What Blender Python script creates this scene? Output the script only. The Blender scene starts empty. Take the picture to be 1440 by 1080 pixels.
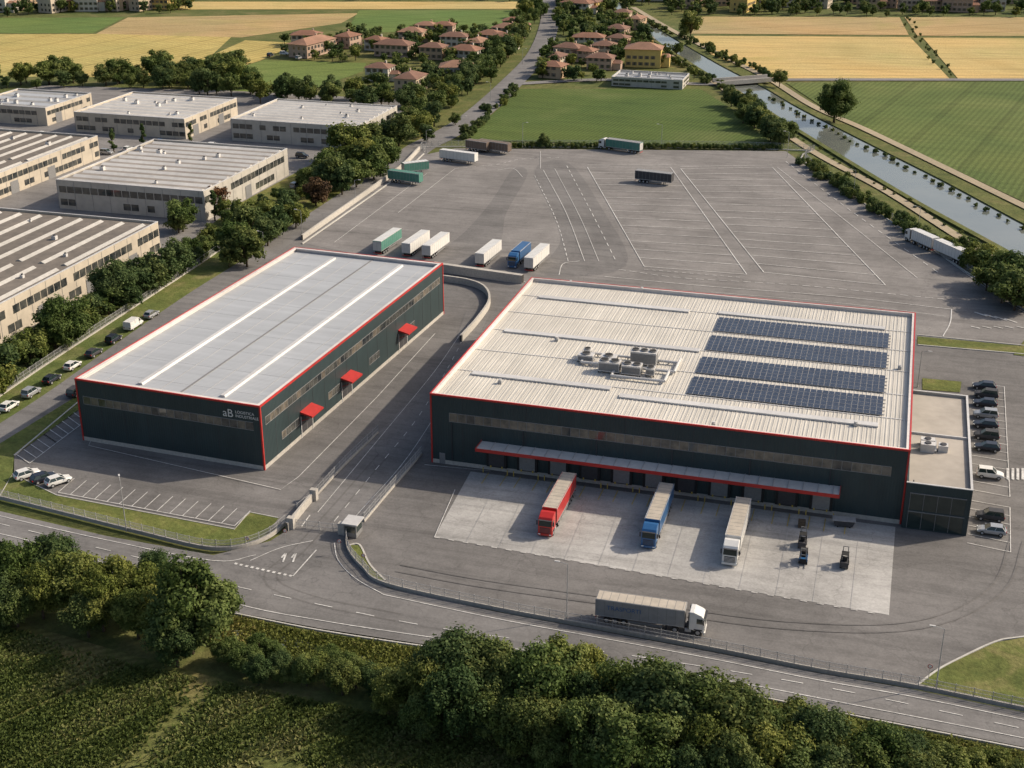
import bpy, math, random
import numpy as np
from mathutils import Vector
random.seed(7); rng=np.random.default_rng(7)
sc=bpy.context.scene
# ---------------- survey: camera pose + ground-plane photogrammetry -> metres -----------------
HC=110.0; F=1869.0; PITCH=math.radians(23.1); YAW=math.radians(16.3)
sp,cp=math.sin(PITCH),math.cos(PITCH); sy,cy=math.sin(YAW),math.cos(YAW)
def G(u,v,z=0.0):
    x=(u-720)/F; k=(540-v)/F
    t=(HC-z)/(sp-k*cp)
    X=x*t; Y=t*(cp+k*sp)
    return (X*cy-Y*sy, X*sy+Y*cy)
def GP(pts,z=0.0): return [G(u,v,z) for u,v in pts]
def smooth(pts,n=6,closed=False):
    P=[Vector((p[0],p[1],0)) for p in pts]; out=[]
    N=len(P); rngi=range(N if closed else N-1)
    for i in rngi:
        p0=P[(i-1)%N] if (closed or i>0) else P[0]*2-P[1]
        p1=P[i]; p2=P[(i+1)%N]
        p3=P[(i+2)%N] if (closed or i+2<N) else P[-1]*2-P[-2]
        for k in range(n):
            t=k/n
            q=0.5*((2*p1)+(p2-p0)*t+(2*p0-5*p1+4*p2-p3)*t*t+(3*p1-p0-3*p2+p3)*t**3)
            out.append((q.x,q.y))
    if not closed: out.append((P[-1].x,P[-1].y))
    return out
# ---------------- materials -----------------
def rgba(c): return (c[0],c[1],c[2],1)
def newmat(name,rough=.8,metal=0.0,spec=.3):
    m=bpy.data.materials.new(name); m.use_nodes=True
    nt=m.node_tree; b=nt.nodes['Principled BSDF']
    b.inputs['Roughness'].default_value=rough; b.inputs['Metallic'].default_value=metal
    b.inputs['Specular IOR Level'].default_value=spec
    return m,nt,b
def nnoise(nt,vec,scale,detail=4,rough=.55,dist=0):
    n=nt.nodes.new('ShaderNodeTexNoise'); n.inputs['Scale'].default_value=scale
    n.inputs['Detail'].default_value=detail; n.inputs['Roughness'].default_value=rough; n.inputs['Distortion'].default_value=dist
    nt.links.new(vec,n.inputs['Vector']); return n.outputs['Fac']
def nramp(nt,fac,stops):
    r=nt.nodes.new('ShaderNodeValToRGB'); e=r.color_ramp.elements
    while len(e)<len(stops): e.new(.5)
    for i,(p,c) in enumerate(stops):
        e[i].position=p; e[i].color=rgba(c) if not isinstance(c,(int,float)) else (c,c,c,1)
    nt.links.new(fac,r.inputs['Fac']); return r.outputs['Color']
def nmix(nt,a,b,fac,mode='MIX'):
    n=nt.nodes.new('ShaderNodeMix'); n.data_type='RGBA'; n.blend_type=mode
    for s,v in ((n.inputs[6],a),(n.inputs[7],b)):
        if isinstance(v,tuple): s.default_value=rgba(v)
        else: nt.links.new(v,s)
    if isinstance(fac,(int,float)): n.inputs[0].default_value=fac
    else: nt.links.new(fac,n.inputs[0])
    return n.outputs[2]
def nmap(nt,rot=0,scale=(1,1,1)):
    tc=nt.nodes.new('ShaderNodeTexCoord'); mp=nt.nodes.new('ShaderNodeMapping')
    mp.inputs['Rotation'].default_value=(0,0,rot); mp.inputs['Scale'].default_value=scale
    nt.links.new(tc.outputs['Object'],mp.inputs['Vector']); return mp.outputs['Vector']
def nbump(nt,b,h,strength=.4,dist=.1):
    n=nt.nodes.new('ShaderNodeBump'); n.inputs['Strength'].default_value=strength; n.inputs['Distance'].default_value=dist
    nt.links.new(h,n.inputs['Height']); nt.links.new(n.outputs['Normal'],b.inputs['Normal'])
def M(name,c1,c2=None,scale=1.0,rough=.8,metal=0.0,spec=.3,bump=0.0,detail=5,big=.04):
    m,nt,b=newmat(name,rough,metal,spec)
    if c2 is None: c2=tuple(x*.82 for x in c1)
    v=nmap(nt); f=nnoise(nt,v,scale,detail,.6)
    c=nramp(nt,f,[(.3,c1),(.7,c2)])
    g=nramp(nt,nnoise(nt,v,big,3),[(.3,.85),(.7,1.1)])
    c=nmix(nt,c,g,1.0,'MULTIPLY'); nt.links.new(c,b.inputs['Base Color'])
    if bump: nbump(nt,b,f,bump,.05)
    return m
def asphalt(name,base,tint=(1,.955,.92)):
    m,nt,b=newmat(name,.88,0,.25); v=nmap(nt)
    c=nramp(nt,nnoise(nt,v,.045,6,.65,.6),[(.3,base*.78),(.5,base),(.7,base*1.22)])
    c=nmix(nt,c,nramp(nt,nnoise(nt,v,3.0,6,.7),[(.3,.82),(.7,1.15)]),1,'MULTIPLY')
    c=nmix(nt,c,nramp(nt,nnoise(nt,v,.3,5,.7,1.0),[(.3,.86),(.5,1.0),(.75,1.1)]),1,'MULTIPLY')
    st=nmap(nt,.25,(.03,.5,1)); c=nmix(nt,c,nramp(nt,nnoise(nt,st,1.0,5,.6,.5),[(.35,.84),(.5,1.0),(.7,1.08)]),.9,'MULTIPLY')
    st=nmap(nt,-1.2,(.02,.35,1)); c=nmix(nt,c,nramp(nt,nnoise(nt,st,1.0,4,.6,.8),[(.33,.82),(.45,1.0),(.7,1.05)]),.9,'MULTIPLY')
    vo=nt.nodes.new('ShaderNodeTexVoronoi'); vo.feature='DISTANCE_TO_EDGE'; vo.inputs['Scale'].default_value=.06
    dn=nt.nodes.new('ShaderNodeVectorMath'); dn.operation='ADD'
    nz=nt.nodes.new('ShaderNodeTexNoise'); nz.inputs['Scale'].default_value=.15; nz.inputs['Detail'].default_value=5
    ml=nt.nodes.new('ShaderNodeVectorMath'); ml.operation='SCALE'; ml.inputs['Scale'].default_value=9
    nt.links.new(v,nz.inputs['Vector']); nt.links.new(nz.outputs['Color'],ml.inputs[0]); nt.links.new(v,dn.inputs[0]); nt.links.new(ml.outputs[0],dn.inputs[1])
    nt.links.new(dn.outputs[0],vo.inputs['Vector'])
    c=nmix(nt,c,nramp(nt,vo.outputs['Distance'],[(.0,.72),(.008,1.0)]),.7,'MULTIPLY')
    c=nmix(nt,c,tint,1,'MULTIPLY'); nt.links.new(c,b.inputs['Base Color'])
    nbump(nt,b,nnoise(nt,v,8,4),.15,.03); return m
def crop(name,c1,c2,c3,rot=0.0,spacing=1.5,rows=.5,big=.03,distort=1.0,bump=.5,tram=None):
    m,nt,b=newmat(name,.9,0,.1); v=nmap(nt)
    c=nramp(nt,nnoise(nt,v,big,7,.6,.8),[(.3,c1),(.52,c2),(.72,c3)])
    c=nmix(nt,c,nramp(nt,nnoise(nt,v,1.2,6,.75),[(.3,.65),(.7,1.3)]),1,'MULTIPLY')
    c=nmix(nt,c,nramp(nt,nnoise(nt,v,.006,3,.6),[(.35,(.85,.95,.9)),(.65,(1.15,1.06,.95))]),1,'MULTIPLY')
    w=nt.nodes.new('ShaderNodeTexWave'); w.inputs['Scale'].default_value=.314/spacing; w.inputs['Distortion'].default_value=distort
    w.inputs['Detail'].default_value=3; w.inputs['Detail Scale'].default_value=.3
    nt.links.new(nmap(nt,rot),w.inputs['Vector'])
    c=nmix(nt,c,nramp(nt,w.outputs['Fac'],[(.2,.6),(.7,1.15)]),rows,'MULTIPLY')
    if tram:
        w2=nt.nodes.new('ShaderNodeTexWave'); w2.inputs['Scale'].default_value=.314/tram; w2.inputs['Distortion'].default_value=.3
        nt.links.new(nmap(nt,rot),w2.inputs['Vector'])
        c=nmix(nt,c,nramp(nt,w2.outputs['Fac'],[(.0,.78),(.06,1.0)]),.8,'MULTIPLY')
    st=nmap(nt,rot,(.02,.3,1)); c=nmix(nt,c,nramp(nt,nnoise(nt,st,1,4),[(.3,.82),(.7,1.14)]),.8,'MULTIPLY')
    nt.links.new(c,b.inputs['Base Color']); nbump(nt,b,nnoise(nt,v,1.5,6,.7),bump,.4); return m
def leafmat(name,dark,mid,light,trans=.3):
    m,nt,b=newmat(name,.75,0,.15)
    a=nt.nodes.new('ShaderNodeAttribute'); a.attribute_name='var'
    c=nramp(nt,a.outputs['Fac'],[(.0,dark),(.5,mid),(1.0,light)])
    oi=nt.nodes.new('ShaderNodeObjectInfo')
    c=nmix(nt,c,nramp(nt,oi.outputs['Random'],[(0,(.65,.75,.68)),(.5,(1,1,1)),(1,(1.45,1.22,.95))]),1,'MULTIPLY')
    nt.links.new(c,b.inputs['Base Color'])
    tr=nt.nodes.new('ShaderNodeBsdfTranslucent'); nt.links.new(c,tr.inputs['Color'])
    mx=nt.nodes.new('ShaderNodeMixShader'); mx.inputs[0].default_value=trans
    out=nt.nodes['Material Output']
    nt.links.new(b.outputs[0],mx.inputs[1]); nt.links.new(tr.outputs[0],mx.inputs[2]); nt.links.new(mx.outputs[0],out.inputs['Surface'])
    return m
def ribmat(name,c,spacing,axis='x',rough=.45,metal=0,dirt=.9,bump=.5):
    m,nt,b=newmat(name,rough,metal,.4); v=nmap(nt)
    col=nramp(nt,nnoise(nt,v,.12,5,.6),[(.3,tuple(k*dirt for k in c)),(.7,c)])
    st=nmap(nt,0,(.6,.04,.1) if axis=='x' else (.04,.6,.1))
    col=nmix(nt,col,nramp(nt,nnoise(nt,st,1,4),[(.3,.86),(.7,1.06)]),.8,'MULTIPLY')
    w=nt.nodes.new('ShaderNodeTexWave'); w.bands_direction='X' if axis=='x' else 'Y'
    w.inputs['Scale'].default_value=.314/spacing; nt.links.new(v,w.inputs['Vector'])
    nt.links.new(col,b.inputs['Base Color']); nbump(nt,b,w.outputs['Fac'],bump,.06); return m

asph=asphalt('asphalt_lot',.150); asph_road=asphalt('asphalt_road',.165,(1,.965,.94)); asph_yard=asphalt('asphalt_yard',.19,(1,.945,.90))
asph_dark=asphalt('asphalt_dark',.155); asph_ind=asphalt('asphalt_old',.19); tyre=asphalt('tyre_marks',.136)
conc=asphalt('concrete_apron',.36,(1,.975,.93)); conc_wall=M('concrete_wall',(.48,.45,.40),(.34,.32,.29),2,.9)
kerbm=M('kerb_stone',(.5,.48,.44),(.36,.35,.32),2,.9)
white=M('white_paint_line',(.72,.71,.68),(.36,.35,.33),1.3,.7); yellow=M('yellow_paint',(.55,.40,.08),(.4,.30,.08),2,.7)
grass=crop('grass',(.075,.095,.032),(.115,.125,.045),(.18,.155,.075),0,3,.1,.08)
lawn=crop('lawn',(.085,.11,.034),(.125,.14,.045),(.22,.19,.09),0,3,.05,.12)
f_green=crop('field_green',(.085,.12,.04),(.11,.145,.048),(.14,.165,.06),.2,2.2,.45,.02,tram=24)
f_green2=crop('field_maize',(.065,.10,.03),(.09,.125,.036),(.13,.15,.055),.15,1.6,.5,.02,2)
f_bright=crop('field_bright',(.11,.16,.05),(.13,.18,.055),(.16,.195,.07),.8,3,.3,.015,tram=20)
f_yell=crop('field_yellow',(.38,.30,.11),(.44,.35,.14),(.31,.29,.10),.2,4,.3,.012,tram=22)
f_wheat=crop('field_wheat',(.46,.33,.14),(.53,.39,.18),(.41,.33,.13),1.3,4,.4,.015,tram=16)
f_brown=crop('field_brown',(.36,.26,.13),(.41,.30,.16),(.33,.28,.12),1.0,3,.4,.015,tram=26)
f_near=crop('field_near',(.09,.11,.03),(.14,.14,.05),(.26,.20,.10),1.0,1.4,.5,.06,3)
path_m=M('gravel_path',(.38,.31,.22),(.27,.23,.15),.8,.95)
m_,nt,b=newmat('canal_water',.06,0,1.0); vv=nmap(nt)
nt.links.new(nramp(nt,nnoise(nt,vv,.05,4),[(.3,(.13,.145,.13)),(.7,(.17,.18,.155))]),b.inputs['Base Color']); nbump(nt,b,nnoise(nt,vv,.9,4),.015,.1); water=m_
wall_dk=ribmat('panel_dark_green',(.030,.050,.054),.5,'x',.5,0,.75,.35); wall_dky=ribmat('panel_dark_green_side',(.030,.050,.054),.5,'y',.5,0,.75,.35)
red=M('red_trim',(.48,.035,.03),(.38,.03,.025),1,.45); red2=M('red_cab',(.52,.03,.025),(.44,.025,.02),1,.3,0,.5)
roofw=ribmat('roof_white',(.58,.55,.49),.5,'x',.55,0,.84,.4); roofb=ribmat('roof_grey',(.40,.415,.43),.6,'y',.5,0,.9,.3)
parw=M('parapet_white',(.66,.61,.57),(.55,.51,.48),.8,.7); galv=M('galvanised',(.44,.44,.44),(.33,.33,.33),2,.5,.2)
galvl=M('light_metal',(.58,.57,.55),(.48,.47,.46),1,.5,.1)
glass,_n,_b=newmat('window_glass',.08,0,.8); _v=nmap(_n); _n.links.new(nramp(_n,nnoise(_n,_v,.35,2),[(.35,(.02,.025,.028)),(.65,(.09,.09,.08))]),_b.inputs['Base Color'])
glass2=M('office_glass',(.012,.025,.025),(.035,.05,.045),.5,.06,0,.7)
winstrip=M('window_strip',(.06,.06,.055),(.20,.17,.13),.6,.2,0,.6,0,3)
black=M('black_rubber',(.018,.018,.018),(.03,.03,.03),3,.8); dkgrey=M('dark_grey',(.06,.06,.065),(.045,.045,.05),2,.6)
midgrey=M('mid_grey',(.22,.22,.22),(.17,.17,.17),2,.6)
whitep=M('white_vehicle_paint',(.70,.69,.66),(.62,.61,.58),1,.35,0,.5); silver=M('silver_paint',(.42,.43,.44),(.38,.39,.4),1,.3,.4)
bluep=M('blue_paint',(.03,.12,.29),(.025,.10,.24),1,.3,0,.5); tealp=M('teal_tarp',(.09,.24,.19),(.07,.19,.15),1,.6)
greyp=M('grey_tarp',(.30,.30,.30),(.24,.24,.24),1,.55); darkp=M('dark_paint',(.03,.035,.05),(.025,.028,.04),1,.25,.2,.5); brownp=M('brown_tarp',(.18,.13,.10),(.13,.10,.08),1,.6)
tarp_roof=M('trailer_roof',(.52,.46,.38),(.40,.36,.30),.8,.6); lampw=M('lamp_lens',(.85,.85,.8),None,1,.2); lampr=M('tail_lens',(.5,.02,.02),None,1,.2)
cream=M('precast_cream',(.50,.44,.35),(.41,.36,.29),.4,.85); cream2=M('precast_grey',(.46,.43,.38),(.36,.34,.30),.4,.85)
oldroof=M('old_roof_dark',(.19,.165,.14),(.13,.115,.10),.5,.9); ltroof=ribmat('light_roof',(.52,.49,.44),1.2,'x',.7,0,.8); skyl=M('skylight',(.46,.44,.41),(.36,.35,.32),.6,.5)
skyl2=M('skylight_white',(.60,.58,.54),(.50,.48,.45),.6,.5)
bitum=M('bitumen_roof',(.27,.245,.215),(.21,.19,.17),.3,.9); bitl=M('bitumen_light',(.42,.38,.33),(.33,.30,.26),.3,.9)
terras=[ribmat('terracotta_%d'%i,c,.5,'x',.85,0,.6,.5) for i,c in enumerate([(.30,.15,.095),(.36,.20,.13),(.24,.13,.09)])]
stucco=[M('stucco_%d'%i,c,None,.5,.9) for i,c in enumerate([(.50,.40,.29),(.55,.47,.37),(.48,.34,.22),(.55,.51,.43),(.60,.44,.15),(.46,.33,.25)])]
pvm,_n,_b=newmat('pv_cell',.2,0,.5); _v=nmap(_n); _n.links.new(nramp(_n,nnoise(_n,_v,.4,2),[(.3,(.012,.018,.036)),(.7,(.026,.036,.06))]),_b.inputs['Base Color'])
bark=M('bark',(.12,.09,.06),(.07,.055,.04),4,.95)
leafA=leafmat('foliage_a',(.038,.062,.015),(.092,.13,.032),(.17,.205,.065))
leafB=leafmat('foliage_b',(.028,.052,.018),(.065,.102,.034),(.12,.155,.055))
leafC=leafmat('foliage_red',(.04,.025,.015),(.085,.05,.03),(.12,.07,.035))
leafG=leafmat('crop_blades',(.07,.095,.022),(.13,.155,.042),(.26,.235,.10))
# ---------------- mesh builder -----------------
class MB:
    def __init__(s): s.v=[];s.f=[];s.m=[];s.mats=[]
    def mi(s,mat):
        if mat not in s.mats: s.mats.append(mat)
        return s.mats.index(mat)
    def add(s,vs,fs,mat):
        o=len(s.v); s.v+=[tuple(p) for p in vs]; k=s.mi(mat)
        for f in fs: s.f.append(tuple(i+o for i in f)); s.m.append(k)
    def box(s,x0,y0,z0,x1,y1,z1,mat):
        s.add([(x0,y0,z0),(x1,y0,z0),(x1,y1,z0),(x0,y1,z0),(x0,y0,z1),(x1,y0,z1),(x1,y1,z1),(x0,y1,z1)],
              [(3,2,1,0),(4,5,6,7),(0,1,5,4),(1,2,6,5),(2,3,7,6),(3,0,4,7)],mat)
    def quad(s,a,b,c,d,mat): s.add([a,b,c,d],[(0,1,2,3)],mat)
    def cyl(s,p0,p1,r0,r1,n,mat):
        p0=Vector(p0);p1=Vector(p1);d=(p1-p0).normalized(); a=d.orthogonal().normalized(); c=d.cross(a)
        vs=[];
        for p,r in((p0,r0),(p1,r1)):
            for i in range(n):
                t=2*math.pi*i/n; vs.append(p+a*math.cos(t)*r+c*math.sin(t)*r)
        fs=[(i,(i+1)%n,n+(i+1)%n,n+i) for i in range(n)]+[tuple(range(n-1,-1,-1)),tuple(range(n,2*n))]
        s.add(vs,fs,mat)
    def prof(s,pts,y0,y1,mat):
        n=len(pts); vs=[(x,y0,z) for x,z in pts]+[(x,y1,z) for x,z in pts]
        s.add(vs,[tuple(range(n)),tuple(range(2*n-1,n-1,-1))]+[(i+n,(i+1)%n+n,(i+1)%n,i) for i in range(n)],mat)
    def mesh(s,name):
        me=bpy.data.meshes.new(name); me.from_pydata(s.v,[],s.f)
        for m in s.mats: me.materials.append(m)
        me.polygons.foreach_set('material_index',s.m); me.update(); return me
    def obj(s,name,parent=None,loc=(0,0,0),rz=0,bevel=0):
        o=bpy.data.objects.new(name,s.mesh(name)); sc.collection.objects.link(o)
        o.location=loc; o.rotation_euler=(0,0,rz)
        if parent: o.parent=parent
        if bevel:
            b=o.modifiers.new('b','BEVEL'); b.width=bevel; b.segments=2; b.limit_method='ANGLE'
        return o
def empty(name,loc=(0,0,0),rz=0,parent=None):
    e=bpy.data.objects.new(name,None); sc.collection.objects.link(e); e.location=loc; e.rotation_euler=(0,0,rz); e.parent=parent; return e
def inst(me,name,loc,rz=0,scale=(1,1,1),parent=None):
    o=bpy.data.objects.new(name,me); sc.collection.objects.link(o); o.location=loc; o.rotation_euler=(0,0,rz); o.scale=scale; o.parent=parent; return o
def area2(p): return sum(p[i][0]*p[(i+1)%len(p)][1]-p[(i+1)%len(p)][0]*p[i][1] for i in range(len(p)))
def sheetw(name,P,z,mat):
    if area2(P)<0: P=P[::-1]
    mb=MB(); mb.add([(x,y,z) for x,y in P],[tuple(range(len(P)))],mat); return mb.obj(name)
def sheet(name,px,z,mat,sm=False): 
    P=GP(px); 
    if sm: P=smooth(P,5,True)
    return sheetw(name,P,z,mat)
def offs(P,d):
    out=[]
    for i in range(len(P)):
        a=Vector(P[max(i-1,0)]);b=Vector(P[min(i+1,len(P)-1)]); t=(b-a)
        if t.length<1e-6: t=Vector((1,0))
        t.normalize(); out.append((P[i][0]-t.y*d,P[i][1]+t.x*d))
    return out
def ribbon(mb,P,w,z,mat,z2=None):
    L=offs(P,w/2);R=offs(P,-w/2)
    for i in range(len(P)-1):
        mb.quad((*R[i],z),(*R[i+1],z),(*L[i+1],z),(*L[i],z),mat)
        if z2 is not None:
            mb.quad((*L[i],z2),(*L[i],z),(*L[i+1],z),(*L[i+1],z2),mat)
            mb.quad((*R[i],z2),(*R[i+1],z2),(*R[i+1],z),(*R[i],z),mat)
def resamp(P,step):
    out=[P[0]];acc=0
    for i in range(len(P)-1):
        a=Vector(P[i]);b=Vector(P[i+1]);L=(b-a).length
        if L<1e-9: continue
        d=step-acc
        while d<=L: q=a+(b-a)*(d/L); out.append((q.x,q.y)); d+=step
        acc=L-(d-step)
    return out
def inpoly(x,y,P):
    c=False;n=len(P);j=n-1
    for i in range(n):
        if (P[i][1]>y)!=(P[j][1]>y) and x<(P[j][0]-P[i][0])*(y-P[i][1])/(P[j][1]-P[i][1])+P[i][0]: c=not c
        j=i
    return c
def lerp(a,b,t): return (a[0]+(b[0]-a[0])*t,a[1]+(b[1]-a[1])*t)
# ---------------- ground and fields -----------------
gb=MB(); S=5000
gb.add([(-S,-S,-.25),(S,-S,-.25),(S,S,-.25),(-S,S,-.25)],[(0,1,2,3)],grass); gb.obj('ground')
FZ=[-.23]
def field(px,mat):
    FZ[0]+=.013; return sheet('field',px,FZ[0],mat)
field([(-700,105),(-700,48),(330,47),(300,75),(215,108)],f_yell)
field([(-600,46),(-600,26),(175,24),(130,46)],f_bright)
field([(180,24),(505,18),(480,32),(340,52),(135,47)],f_brown)
field([(215,108),(300,76),(345,56),(420,60),(365,85),(270,112)],f_yell)
field([(205,108),(330,70),(345,72),(232,110)],f_bright)
field([(270,113),(372,84),(515,88),(510,100),(440,125),(330,130)],f_bright)
field([(505,14),(760,14),(738,42),(485,46)],f_bright)
field([(250,2),(760,2),(760,12),(250,13)],f_wheat)
field([(-500,2),(240,2),(240,8),(-500,14)],f_green)
field([(250,-30),(1700,-30),(1700,-3),(250,-3)],f_green)
field([(985,23),(1265,24),(1278,49),(972,47)],f_brown)
field([(975,50),(1280,52),(1335,110),(1090,111),(1000,76)],f_wheat)
field([(1272,24),(1800,24),(1800,51),(1290,50)],f_brown)
field([(1298,53),(1800,55),(1800,112),(1347,110)],f_wheat)
field([(1105,116),(1700,113),(1900,460),(1440,284),(1300,218),(1190,172)],f_green)
field([(655,197),(688,165),(730,125),(985,125),(1040,160),(1090,206)],f_green2)
NEARF=[(-500,880),(0,868),(200,925),(330,960),(560,1010),(900,1100),(900,1500),(-500,1400)]
field(NEARF,f_near)
rd=MB()
ribbon(rd,smooth(GP([(762,-60),(770,0),(773,30),(757,75),(716,120),(668,163),(625,190),(590,208),(550,240),(430,322),(370,366),(290,418),(195,486),(100,556),(0,622),(-150,715)])),11,.07,asph_road)
ribbon(rd,smooth(GP([(720,118),(850,112),(985,118),(1045,116),(1100,112),(1440,112),(1700,112)])),6,.05,asph_ind)
rd.obj('road')
pt=MB()
ribbon(pt,smooth(GP([(880,20),(930,65),(1000,112),(1065,160),(1145,214),(1245,268),(1345,331),(1435,386),(1600,482)])),3.2,.06,path_m)
ribbon(pt,smooth(GP([(890,10),(950,45),(1030,85),(1085,113),(1145,150),(1215,181),(1315,229),(1445,292),(1600,366)])),3.6,.06,path_m)
pt.obj('dirt_path')
cl=smooth(GP([(850,0),(903,45),(980,96),(1045,134),(1090,164),(1190,226),(1290,286),(1428,362),(1590,455)]))
cr=smooth(GP([(868,0),(930,42),(1010,89),(1076,123),(1126,152),(1222,201),(1328,254),(1450,319),(1610,398)]))
sheetw('canal_water',cl+cr[::-1],.05,water)
bk=MB()
for P,w in((cl,2.0),(cr,2.0)): ribbon(bk,P,w,.4,grass,0)
bk.obj('canal_bank')
br=MB(); a=G(1008,121);b=G(1085,115); ribbon(br,[a,b],8,1.6,asph_ind,.9)
for d in(-4,4): ribbon(br,offs([a,b],d),.4,2.7,conc_wall,.9)
br.obj('canal_bridge')
sheet('asphalt_area',[(-400,230),(60,120),(330,128),(560,140),(585,192),(430,302),(290,398),(0,585),(-300,790)],.055,asph_ind)
sheet('grass_verge',[(575,170),(600,195),(545,232),(430,306),(380,345),(290,402),(200,462),(100,532),(0,596),(-150,690),(-200,640),(0,500),(110,440),(230,370),(330,290),(440,230),(500,160)],.065,lawn)
# lots
sheet('asphalt_lot',[(20,640),(130,556),(300,425),(403,347),(435,325),(610,370),(700,395),(700,430),(600,545),(500,650),(440,705),(400,738),(345,760),(110,706),(20,676)],.10,asph)
sheet('asphalt_lot',[(590,545),(486,752),(488,775),(508,800),(545,824),(700,858),(840,884),(1000,914),(1150,944),(1290,966),(1310,945),(1350,925),(1400,902),(1600,870),(1600,470),(1290,470),(740,392),(690,396),(600,530)],.12,asph)
sheet('asphalt_yard',[(425,342),(556,252),(598,218),(640,209),(1105,213),(1135,235),(1440,438),(1650,560),(1650,580),(1440,494),(1290,478),(740,404),(612,382)],.14,asph_yard)
sheet('asphalt_patch',[(722,238),(742,245),(712,300),(700,345),(640,365),(600,368),(650,330),(690,285)],.16,asph_dark,True)
sheet('asphalt_patch',[(752,240),(800,230),(850,300),(880,375),(760,385),(790,330)],.165,asph_dark,True)
sheet('road_front',[(-200,672),(0,720),(150,755),(300,782),(380,762),(412,742),(440,705),(530,612),(600,540),(640,480),(655,440),(690,440),(660,500),(592,642),(512,735),(486,755),(490,778),(510,803),(545,828),(700,862),(840,888),(1000,918),(1150,948),(1280,970),(1440,1003),(1700,1058),(1700,1105),(1440,1052),(1200,1005),(1000,966),(800,936),(600,908),(450,885),(330,862),(150,805),(0,762),(-200,712)],.18,asph_road)
for i,g in enumerate(([(-60,700),(-60,655),(0,625),(118,552),(127,566),(20,642),(18,668),(80,698),(330,746),(345,728),(352,722),(392,730),(372,756),(335,768),(290,769),(100,723),(0,699)],
         [(491,768),(506,768),(520,795),(542,818),(528,816),(505,797),(493,780)],
         [(1290,964),(1318,944),(1350,928),(1400,905),(1440,898),(1600,878),(1600,1025),(1440,995)],
         [(1290,474),(1440,488),(1440,498),(1290,486)],[(1297,533),(1352,538),(1350,553),(1297,549)],
         [(1440,480),(1600,500),(1600,520),(1425,500)])):
    sheet('grass_verge',g,.22+.003*i,lawn)
sheet('concrete_apron',[(662,664),(611,756),(1250,866),(1259,742)],.15,conc)
# ---------------- markings -----------------
mk=MB(); ZM=.25
def line(px,w=.16,mat=white,sm=True,z=None):
    P=GP(px); P=smooth(P) if sm and len(P)>2 else P
    ribbon(mk,P,w,z or ZM,mat)
def dash(px,w=.16,on=2.0,off=3.0,mat=white):
    P=GP(px); P=smooth(P) if len(P)>2 else P
    Q=resamp(P,.5); i=0
    while i<len(Q)-2:
        k=int(on/.5); 
        if len(Q[i:i+k+1])>1: ribbon(mk,Q[i:i+k+1],w,ZM,mat)
        i+=int((on+off)/.5)
LW=.24
def block(a,b,c,d,n):
    A,B,C,D=G(*a),G(*b),G(*c),G(*d)
    ribbon(mk,[A,B],LW,ZM,white); ribbon(mk,[C,D],LW,ZM,white)
    for i in range(n+1):
        t=i/n; ribbon(mk,[lerp(A,B,t),lerp(C,D,t)],LW*.9,ZM+.004,white)
block((826,236),(906,376),(943,236),(1050,387),14)
block((957,238),(1074,384),(1086,236),(1245,402),15)
dash([(752,248),(782,310),(800,372)],.22,2.5,2); line([(764,240),(796,300),(822,368)],.18)
dash([(797,234),(832,300),(868,372)],.22,3,3); line([(780,238),(815,305),(842,368)],.14)
line([(826,233),(943,233)],LW); line([(957,235),(1086,233)],LW)
dash([(870,380),(960,392),(1120,402),(1330,422)],.22,2,1.2); line([(850,390),(1000,404),(1180,418),(1338,436)],.2); line([(1338,436),(1336,455),(1326,474)],.25)
dash([(1105,228),(1200,300),(1320,385)],.22,3,3); line([(1093,236),(1190,312),(1290,392)],.16)
line([(1120,226),(1250,310),(1400,415),(1440,440)],.2); line([(1000,412),(1180,427),(1330,446)],.12)
line([(700,240),(722,238),(735,250)],.18); dash([(640,238),(700,232),(730,225),(790,222)],.18,1.5,1.5)
line([(760,214),(760,238)],.15); line([(620,376),(740,398)],.2); dash([(906,380),(1050,392)],.2,1,1)
line([(786,388),(792,372),(815,368)],.2); line([(560,300),(640,238)],.14); line([(470,342),(600,245)],.14)
for k in range(4): line([(1370+k*14,440+k*3),(1388+k*14,446+k*3)],.5)
for k in range(6): line([(1365+k*16,460),(1378+k*16,463)],.35)
line([(540,838),(700,872),(840,898),(1000,928),(1150,958),(1280,981),(1440,1014),(1650,1060)],.15)
line([(540,838),(500,815),(476,790),(470,765)],.15)
line([(-100,742),(0,752),(150,794),(330,850),(450,874),(600,897),(800,925),(1000,955),(1200,993),(1440,1040),(1650,1085)],.15)
dash([(-100,718),(0,738),(150,775),(290,808)],.15,3,4); dash([(330,826),(450,852),(600,882),(800,911),(1000,941),(1200,976),(1440,1027)],.15,3,4)
line([(-100,700),(0,727),(150,761),(300,790),(360,782)],.15)
dash([(330,794),(370,803),(420,814)],.5,.6,.5); line([(412,812),(445,775)],.2); line([(352,790),(395,772),(440,762)],.15)
for t in(0,1): line([(398+t*14,792),(402+t*14,780),(396+t*14,786)],.3)
line([(424,742),(436,726)],.2); 
dash([(470,735),(530,660),(590,585),(640,500),(662,450)],.14,2,3); line([(447,722),(540,610),(610,525),(648,470)],.12); line([(500,728),(575,642),(640,540)],.12)
def stalls(a,b,c,d,n,w=.15):
    A,B,C,D=G(*a),G(*b),G(*c),G(*d)
    for i in range(n+1):
        t=i/n; ribbon(mk,[lerp(A,B,t),lerp(C,D,t)],w,ZM,white)
    ribbon(mk,[C,D],w,ZM+.004,white)
stalls((105,674),(352,720),(82,694),(330,741),14)
stalls((62,612),(112,576),(80,624),(128,588),6); stalls((24,641),(62,612),(42,653),(80,624),4)
line([(130,616),(125,628),(395,690),(420,672),(530,560),(612,470)],.15,white,False)
line([(690,664),(597,655)],.12); 
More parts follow.
